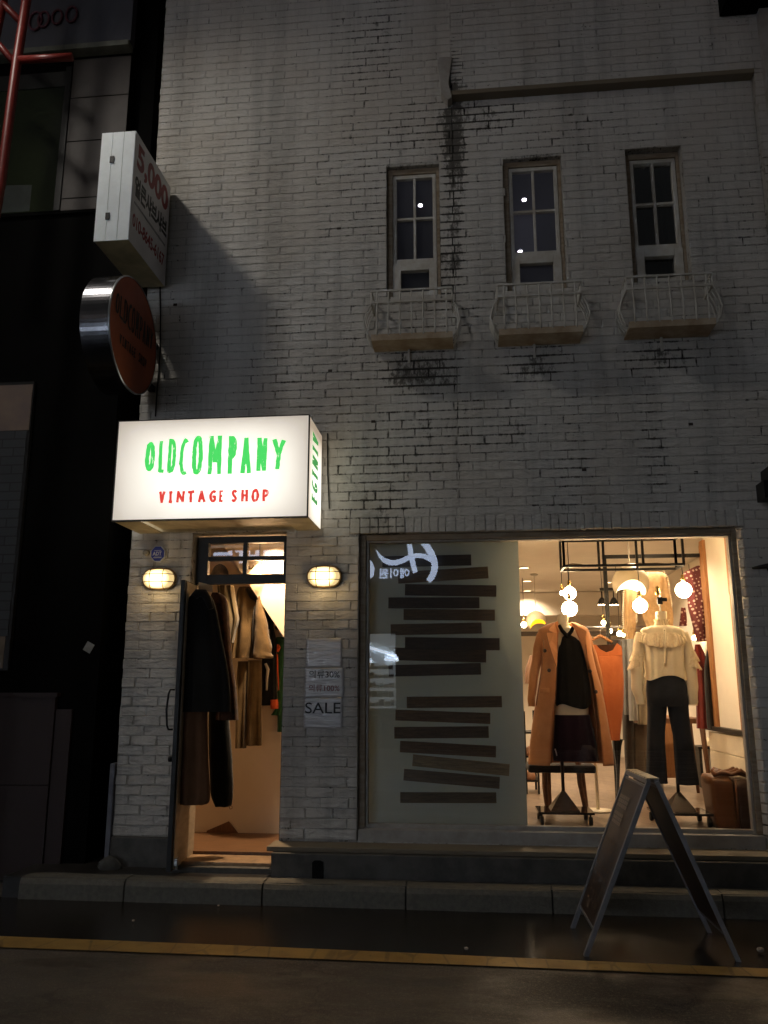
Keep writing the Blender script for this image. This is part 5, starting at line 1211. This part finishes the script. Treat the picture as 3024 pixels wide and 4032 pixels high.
sleeve('sleeve', m_khaki, [(1160, 745, 18), (1168, 900, 38), (1182, 1100, 66), (1194, 1300, 86), (1203, 1455, 102), (1204, 1500, 104)], .64, r, cr=cA, seed=4, m_=36)
MB().tube([at(*cA(a, b), .66) for a, b in ((1030, 740), (1085, 830), (1135, 880))], [.016, .022, .012], 8).tube([at(*cA(a, b), .65) for a, b in ((1165, 880), (1120, 950), (1100, 1100), (1095, 1300), (1098, 1490))], [.006, .012, .012, .010, .008], 8).build('collar_and_placket', fabric('dark_lining', (.02, .014, .01)), r, True)
r = cloth('khaki_trousers', 'long khaki trousers hanging below the khaki jacket', 'trousers', m_khaki, [(10, 830, 945, 1), (200, 820, 925, 1), (500, 812, 915, 1), (850, 805, 905, .9)], .74, .045, cB, 2, 4, .03)
garment('cloth_body', m_khaki, [(0, 930, 1055, 1), (200, 925, 1056, 1), (500, 918, 1054, 1), (825, 912, 1054, .9)], .72, .05, r, cr=cB, seed=5, folds=4, amp=.03)
r = cloth('black_jersey', 'black jersey with a white stripe hanging on the bronze hook', 'jersey', m_coal, [(970, 1225, 1262, .5), (1050, 1240, 1325, .8), (1150, 1245, 1315, .9), (1300, 1255, 1345, 1), (1500, 1195, 1350, 1), (1797, 1190, 1352, 1), (1990, 1187, 1358, 1), (2010, 1187, 1355, .9)], .9, .04, cA, 4)
MB().tube([at(*cB(a, b), .845) for a, b in ((1095, 30), (1118, 90), (1108, 180), (1105, 290))], [.012, .016, .013, .010], 8).build('white_stripe', fabric('white_stripe_cloth', (.6, .5, .38)), r, True)
MB().box((at(*cA(1258, 0), .85).x, .848, at(*cA(0, 1300), .85).z), (at(*cA(1312, 0), .85).x, .852, at(*cA(0, 1195), .85).z)).build('white_print', fabric('white_print_cloth', (.62, .52, .4), vs=40), r)
MB().tube([at(*cA(a, b), .9) for a, b in ((1225, 1010), (1240, 975), (1262, 1010))], .012, 8).build('hanger', mat('red_wood_hanger', (.3, .06, .03), .5), r, True)
m_grn = fabric('green_nylon', (.035, .11, .035), (.025, .08, .028)); m_or = fabric('orange_nylon', (.75, .11, .03))
r = cloth('green_jacket', 'green sports jacket with orange panels hanging at the doorway edge', 'jacket', m_grn, [(1268, 1350, 1440, .6), (1320, 1348, 1460, 1), (1500, 1365, 1470, 1), (1797, 1370, 1470, 1), (2300, 1365, 1465, 1)], .95, .045, cA, 6)
garment('cloth_body', m_grn, [(300, 1210, 1290, 1), (420, 1215, 1290, 1), (530, 1150, 1285, 1)], .94, .045, r, cr=cB, seed=1)
MB().tube([at(*cB(a, b), .89) for a, b in ((1207, -60), (1212, 100), (1222, 290))], [.010, .008, .006], 8).tube([at(*cA(a, b), .89) for a, b in ((1368, 1345), (1372, 1385), (1360, 1430))], [.012, .020, .012], 10).tube([at(*cB(a, b), .88) for a, b in ((1180, 380), (1182, 425), (1182, 470))], [.036, .038, .036], 12).build('orange_panels', m_or, r, True)
r = cloth('plaid_jacket', 'dark red brown plaid jacket hanging next to the black coat on the door', 'jacket', None or (lambda: (lambda m: m)(fabric('plaid_wool', (.12, .045, .02), (.025, .012, .008), vs=14)))(), [(785, 655, 730, .5), (840, 640, 800, .8), (960, 660, 820, 1), (1200, 690, 840, 1), (1500, 700, 860, 1), (1797, 700, 905, 1), (2170, 700, 930, 1)], -.06, .07, cA, 2)
r = cloth('brown_skirt', 'plain brown wool skirt hanging under the black coat on the door', 'skirt', m_brn, [(400, 285, 530, 1), (700, 270, 535, 1), (1000, 262, 542, 1), (1340, 255, 556, 1), (1398, 262, 500, .9)], -.24, .04, cB, 8)
r = cloth('black_trousers', 'black trousers with a drawstring hem hanging longest on the door', 'trousers', m_coal, [(330, 560, 735, 1), (600, 548, 742, 1), (900, 550, 765, 1), (1150, 560, 778, 1), (1300, 570, 776, 1), (1400, 605, 765, .8), (1415, 612, 750, .7)], .08, .06, cB, 1, 3)
MB().tube([at(*cB(a, b), .04) for a, b in ((742, 1408), (752, 1440), (770, 1436), (774, 1418), (760, 1406))], .003, 6).build('drawstring', m_brn, r, True)
r = cloth('black_coat', 'long black coat with a thick collar hanging on the open door', 'coat', m_coal, [(785, 450, 590, .5), (840, 400, 650, .8), (950, 372, 690, 1), (1200, 345, 740, 1), (1500, 318, 800, 1), (1797, 300, 840, 1), (2080, 300, 850, 1)], -.26, .05, cA, 5)
MB().tube([at(*cA(a, b), -.31) for a, b in ((455, 830), (490, 790), (560, 790), (600, 850), (640, 960))], [.03, .035, .035, .03, .02], 10).build('collar', fabric('dark_fur_collar', (.02, .017, .014), vs=30), r, True)
q = at(*cA(575, 730), -.05)
tag(MB().prism([(at(*cA(a, b), -.05).x, at(*cA(a, b), -.05).z) for a, b in ((505, 668), (655, 705), (658, 780), (500, 745))], -.052, -.048).build('cardboard_tag', mat('cream_card', (.45, .36, .24), .8), loc=q), 'cream cardboard tag at the top of the open door above the black coat', 'tag')
q = at(*cA(735, 560), .75)
rs = []
for i in range(9):
    t = i/8; rr_ = .082*math.sqrt(max(.02, 1-t*t))
    rs.append([(q.x+rr_*math.cos(2*PI*j/26)*(1+.1*noise.noise(Vector((i*2, j*2, 1)))), .75+rr_*math.sin(2*PI*j/26), q.z-.035+t*.11+.006*noise.noise(Vector((i, j, 7)))) for j in range(26)])
tag(MB().rings(rs).build('fur_hat', fabric('grey_fur', (.10, .08, .055), vs=40), smooth=True, loc=q), 'round grey fur hat seen through the glass above the door', 'hat')

# ------------------------------------------------------------------ neighbouring building on the left
NB = thing('neighbour_building', 'dark building on the left with a granite base and black panelled front', 'building', (-6, 0, 0))
m_blkp = mat('black_cladding', (.004, .0036, .0033), .8, 0, .3, 1.5, bump=.1, spec=.05)
MB().box((-12, .03, 0), (-3.11, 4, 5.9)).build('black_front', m_blkp, NB)
m_gran = mat('red_granite', (.034, .016, .012), .6, 0, .5, 120, bump=.25, bs=150, col2=(.03, .017, .014))
gr = MB()
for i, (z0, z1) in enumerate(((.02, .74), (.745, 1.44))):
    for x0, x1 in ((-5.4, -4.42), (-4.415, -3.44)): gr.box((x0, -.02, z0), (x1, .028, z1))
gr.box((-3.438, .0, .02), (-3.3, .03, 1.34)); gr.build('granite_base', m_gran, NB)
MB().box((-5.4, -.035, 1.442), (-3.42, .028, 1.475)).build('granite_ledge', m_gran, NB)
m_pan = mat('brown_grey_panel', (.075, .062, .055), .6, 0, .2, 2, bump=.2)
pn = MB(); zs = [5.92, 6.05, 6.66, 7.14, 7.58]
for i in range(4):
    pn.box((-3.79, -.005, zs[i]+.006), (-3.205, .03, zs[i+1]-.006)); 
pn.build('wall_panels', m_pan, NB)
MB().box((-12, .0, 5.9), (-3.2, .2, 9.5)).box((-3.2, .12, 5.9), (-3.0, .3, 9.5)).build('upper_wall', m_blkp, NB)
UW = MB().box((-4.62, -.01, 5.93), (-4.58, .0, 7.45)).box((-3.86, -.012, 5.93), (-3.80, .0, 7.5)).box((-4.58, -.01, 7.28), (-3.86, .0, 7.45)).build('upper_window', M_METAL_BLK, NB)
g_ = MB(); g_.face([(-4.579, -.004, 5.93), (-3.861, -.004, 5.93), (-3.861, -.004, 7.279), (-4.579, -.004, 7.279)]); g_.build('pane', mat('green_dark_glass', (.018, .024, .009), .12, 0, .2, 2, bump=0, spec=.6), UW)
g_ = MB(); g_.face([(-4.5, -.006, 5.94), (-4.1, -.006, 5.94), (-4.1, -.006, 6.22), (-4.5, -.006, 6.24)]); g_.build('blind', mat('grey_green_blind', (.035, .042, .036), .8), UW)
FS = MB().box((-12, -.10, 7.66), (-3.18, -.004, 9.4)).build('fascia_sign', mat('blue_grey_fascia', (.08, .08, .095), .5, 0, .1, 2, bump=.05), NB)
MB().box((-3.84, -.12, 7.60), (-3.19, -.004, 7.655)).box((-12, -.12, 7.60), (-3.845, -.004, 7.655)).build('light_strip', mat('pale_green_strip', (.19, .19, .15), .6), NB)
lt = MB()
for cx_, rr_, k in ((700, 60, 1), (560, 55, .7), (430, 60, .5), (350, 70, .4)):
    q = at(cx_*.407, (150+.18*(700-cx_))*.407, -.1); rr_ *= .407*7.6/3263*1.3
    lt.tube([(q.x+rr_*.75*math.cos(2*PI*j/20), -.115, q.z+rr_*1.2*math.sin(2*PI*j/20)) for j in range(21)], .012, 8)
lt.build('faint_lettering', mat('faded_pink_letters', (.13, .035, .05), .6), NB, True)
# ground floor window with a pale panel and a brick reflection painted on its pane
SWN = MB().box((-6.2, -.012, 1.66), (-3.885, .028, 4.22)).build('front_window', M_METAL_BLK, NB)
MB().box((-6.15, -.018, 3.76), (-3.895, -.0125, 4.19)).build('pale_blind', mat('beige_blind', (.24, .17, .12), .8, 0, .1, 1, col2=(.13, .1, .1)), SWN)
MB().box((-6.15, -.018, 1.675), (-3.93, -.0125, 1.94)).build('pale_shelf', mat('beige_shelf', (.20, .15, .11), .8), SWN)
m, t, b, o = nodes('painted_brick_reflection'); bkn = t.nodes.new('ShaderNodeTexBrick'); tc = t.nodes.new('ShaderNodeTexCoord'); mp = t.nodes.new('ShaderNodeMapping'); mp.inputs['Rotation'].default_value = (R(90), 0, 0)
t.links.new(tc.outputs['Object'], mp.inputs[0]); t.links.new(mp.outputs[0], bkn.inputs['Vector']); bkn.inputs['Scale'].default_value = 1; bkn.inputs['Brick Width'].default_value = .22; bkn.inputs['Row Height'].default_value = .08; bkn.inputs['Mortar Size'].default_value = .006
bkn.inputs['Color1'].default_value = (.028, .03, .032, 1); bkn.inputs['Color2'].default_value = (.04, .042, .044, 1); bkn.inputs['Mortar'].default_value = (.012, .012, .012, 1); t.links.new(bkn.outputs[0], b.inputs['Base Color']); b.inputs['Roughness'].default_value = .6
MB().box((-6.15, -.018, 1.945), (-3.91, -.0125, 3.755)).build('brick_reflection_pane', m, SWN)
q = at(.9946*350, 1400+.9946*1155, .02)
Md = Matrix.Translation((q.x, .026, q.z)) @ Matrix.Rotation(R(28), 4, 'Y')
tag(MB().box((-.035, -.002, -.04), (.035, .002, .04), Md).build('paper_sticker', mat('dull_white_paper', (.34, .33, .3), .7), loc=(q.x, .026, q.z)), 'small white square sticker set askew on the dark wall', 'sticker')
# gap between the buildings: back fence
tag(MB().box((-3.12, 1.2, 0), (-2.88, 1.25, 6)).build('alley_wall', mat('dark_alley_wall', (.02, .018, .016), .9)), 'dark wall closing the narrow gap between the two buildings', 'wall')
q = atz(375, 3440, .15)
rs = []
for i in range(8):
    t = i/7; rr_ = .12*math.sqrt(max(.01, 1-t*t))
    rs.append([(q.x+.02+rr_*.8*math.cos(2*PI*j/16)*(1+.3*noise.noise(Vector((i*.6, j*.8, 4)))), -.12+rr_*.5*math.sin(2*PI*j/16), -0+.13+t*.11*(1+.2*noise.noise(Vector((j, 2, 1))))) for j in range(16)])
tag(MB().rings(rs).build('cement_lump', mat('grey_cement_lump', (.09, .085, .075), .9, bump=.6), loc=(q.x, -.12, .13)), 'rough grey lump of cement in the corner by the left pier', 'rubble')
tag(MB().box((XL-.045, -.03, .16), (XL-.004, .1, .92)).build('corner_pipe', mat('grey_pipe_cover', (.18, .18, .2), .6), bevel=.01, loc=(XL-.02, .03, .16)), 'pale pipe cover at the foot of the left brick corner', 'pipe')

# red tubular street arch at the far left
RA = thing('red_street_arch', 'red tubular steel arch rising at the top left edge', 'arch', (-3.87, -.8, 0))
m_redt = mat('red_gloss_paint', (.16, .016, .011), .4, 0, .15, 3, bump=.1)
MB().tube([(-3.80, -.8, 8.2), (-3.84, -.8, 7.5), (-3.868, -.8, 6.9), (-3.88, -.8, 6.45), (-3.895, -.8, 5.7), (-3.95, -.8, 4.8), (-4.05, -.8, 3.5), (-4.1, -.8, 0)], .041, 16).build('main_tube', m_redt, RA, True)
MB().tube([(-3.87, -.8, 6.9), (-3.36, -.8, 6.885)], .034, 14).build('cross_tube', m_redt, RA, True)
MB().tube([(-4.3, -.8, 7.75), (-4.03, -.8, 7.47), (-3.85, -.8, 7.27)], .03, 12).build('brace_tube', m_redt, RA, True)
MB().tube([(-4.3, -.8, 7.35), (-4.05, -.8, 7.07), (-3.87, -.8, 6.85)], .03, 12).build('brace_tube', m_redt, RA, True)
MB().tube([(-4.0, -.8, 8.2), (-4.06, -.8, 7.6), (-4.12, -.8, 6.9), (-4.15, -.8, 6.0)], .041, 14).build('second_tube', m_redt, RA, True)

# dark fitting at the right edge + lamp bracket + eave at top right
q = at(3010, 1900, -.12)
SP = thing('wall_speaker', 'dark box shaped fitting on the wall at the right edge', 'fitting', (q.x+.05, -.1, q.z))
a = at(3004, 1965, -.15); b = at(3016, 1842, -.15)
MB().box((a.x, -.2, a.z), (a.x+.2, -.02, a.z+.14)).build('lower_box', M_METAL_BLK, SP); MB().box((b.x, -.2, b.z-.13), (b.x+.2, -.02, b.z)).build('upper_box', M_METAL_BLK, SP)
q = at(3000, 2236, -.02)
tag(MB().tube([(q.x-.07, -.01, q.z), (q.x-.02, -.03, q.z+.005), (q.x+.03, -.05, q.z+.01), (q.x+.06, -.06, q.z-.02)], [.008, .016, .022, .04], 10).build('pipe_bracket', M_METAL_BLK, smooth=True, loc=q), 'small dark pipe bracket on the bricks right of the shop window', 'bracket')
a = at(2833, 66, -.1)
tag(MB().box((a.x, -1.0, a.z), (a.x+1.5, -.1, a.z+.3)).build('roof_sign', m_blkp, loc=(a.x+.7, -.5, a.z)), 'dark underside of a projecting box at the top right corner', 'sign box')
tag(MB().box((2.63, -.16, 2.9), (2.75, -.087, 8.0)).build('corner_pilaster', M_SILL, loc=(2.7, -.1, 2.9)), 'pale vertical strip running down the right edge of the upper wall', 'pilaster')

# ------------------------------------------------------------------ street lamp that lights the front, and the shop opposite (seen mirrored in the panes)
ST = thing('street_lamp', 'tall street lamp out of view that lights the white wall from the left', 'street lamp', (LAMP_POS.x, LAMP_POS.y-1.2, 0))
MB().tube([(LAMP_POS.x, LAMP_POS.y-1.2, 0), (LAMP_POS.x, LAMP_POS.y-1.2, 8.8), (LAMP_POS.x, LAMP_POS.y-.9, 9.08), (LAMP_POS.x, LAMP_POS.y-.2, 9.12)], [.08, .06, .05, .04], 14).build('pole', M_METAL_BLK, ST, True)
MB().box(LAMP_POS+Vector((-.14, -.3, .012)), LAMP_POS+Vector((.14, .3, .10))).build('head', M_METAL_BLK, ST, bevel=.02)
MB().box(LAMP_POS+Vector((-.11, -.25, .0)), LAMP_POS+Vector((.11, .25, .010))).build('lens', emis('street_lamp_lens', (1, .95, .85), 20), ST)
ld = bpy.data.lights.new('street_light', 'SPOT'); ld.spot_size = R(100); ld.spot_blend = 1.0; ld.shadow_soft_size = .2; ld.energy = LAMP_W; ld.color = (1, .94, .85)
lo = bpy.data.objects.new('street_light', ld); COL.objects.link(lo); lo.parent = ST; lo.location = LAMP_POS+Vector((0, 0, -.02))-ST.location
lo.rotation_euler = (Vector((0, .1, 1.9))-LAMP_POS).to_track_quat('-Z', 'Y').to_euler()

OY = -15.0; GY = .12
def mir(u, v):                      # where something across the street stands when the shop glass mirrors it at (u, v)
    p = at(u, v, 2*GY-OY); return Vector((p.x, OY, p.z))
OP = thing('opposite_shop', 'shop across the street mirrored in the window glass', 'building', (0, OY-1, 0))
MB().box((-12, OY-4, 0), (10, OY-.35, 2.95-.0)).build('dark_shop_front', m_blkp, OP)
MB().box((-12, OY-4, 2.96), (10, OY-.06, 6.5)).build('upper_front', mat('dark_render', (.05, .047, .045), .8), OP)
m_led = emis('white_led_letter', (.62, .74, 1.0), 6.0)
S_ = 330/1659
def mp5(a, b): return mir(1430+a*S_, 2110+b*S_)
lg = MB()
def ribbon(pts, w, k=0):
    P = [mp5(*p) for p in pts]; sc = (mp5(100, 0)-mp5(0, 0)).length/100
    ww = w if isinstance(w, list) else [w]*len(pts); L = []; Rr = []
    for i, p in enumerate(P):
        d = (P[min(i+1, len(P)-1)]-P[max(i-1, 0)]).normalized(); n = Vector((-d.z, 0, d.x)); L.append(p+n*ww[i]/2*sc); Rr.append(p-n*ww[i]/2*sc)
    for i in range(len(P)-1):
        q = [L[i], Rr[i], Rr[i+1], L[i+1]]; lg.rings([[v+Vector((0, .01*k, 0)) for v in q], [v+Vector((0, .05+.01*k, 0)) for v in q]])
ribbon([(900, 60), (930, 250), (960, 430), (1000, 600), (1035, 730)], [95, 95, 100, 100, 95])
ribbon([(1040, -20), (1150, 90), (1260, 210), (1350, 350), (1400, 480), (1420, 600), (1400, 720), (1350, 830), (1290, 900)], [60, 110, 130, 130, 130, 125, 120, 115, 100], 1)
ribbon([(262, 285), (330, 400), (420, 490), (520, 530), (640, 540), (760, 505), (870, 450), (960, 415), (1060, 395), (1180, 400), (1290, 440), (1350, 480)], [10, 60, 95, 105, 100, 95, 90, 90, 90, 90, 100, 90], 2)
ribbon([(80, 430), (140, 530), (175, 650), (165, 760), (110, 830), (60, 860)], [20, 80, 105, 105, 80, 50], 0)
lg.build('sign_logo', m_led, OP)
a = mp5(915, 840); b = mp5(330, 650)
text_mesh('에이원', abs(a.x-b.x), abs(b.z-a.z), basis((max(a.x, b.x), OY+.03, min(a.z, b.z)), (-1, 0, 0), (0, 0, 1)), m_led, 'sign_lettering', OP, .02, bold=.02)
# big letters on the same fascia further along, caught by the transom panes
bx = mir(1125, 2215); b2 = mir(815, 2125)
text_mesh('원마트', 2.1, .62, basis((bx.x, OY+.03, bx.z), (-1, 0, 0), (0, 0, 1)), m_led, 'sign_lettering', OP, .02, bold=.03)
# its lit interior: ceiling tubes and shelves behind a window
w0 = mir(1300, 2470); w1 = mir(1553, 2790)
w0.x = -9.5
MB().box((w0.x, OY-.346, w1.z), (w1.x, OY-.34, w0.z)).build('lit_window_back', emis('lit_shop_interior', (.85, .95, 1.0), .75), OP)
sh = MB(); random.seed(21)
for k in range(5):
    z = w1.z+.05+k*.24; x = w0.x+.02
    while x < w1.x-.1:
        w = random.uniform(.05, .16); sh.box((x, OY-.335, z), (x+w, OY-.25, z+random.uniform(.07, .18))); x += w+.02
sh.build('shelf_goods', mat('mixed_goods', (.5, .3, .3), .6, 0, .4, 9, col2=(.1, .3, .25)), OP)
tb = MB()
for (u0, v0, u1, v1) in ((1440, 2545, 1555, 2580), (1520, 2578, 1562, 2590), (1510, 2594, 1565, 2598), (1430, 2600, 1460, 2602)):
    a = mir(u0, v0); b = mir(u1, v1); tb.bar((a.x, OY-.3, a.z), (b.x, OY-.3, b.z), .07)
tb.build('ceiling_tubes', emis('cool_tube', (.75, .85, 1), 9), OP)
tb = MB()  # extra unseen tube rows, added for cool front light on the facade
for k in range(5): tb.box((-10.5, OY-.33, 2.0+k*.2), (-4.9, OY-.25, 2.06+k*.2))
tb.build('ceiling_tubes', emis('added_fill_tube', (.80, .87, 1), 11), OP)  # added unseen fill tubes, not part of the ceiling rows above
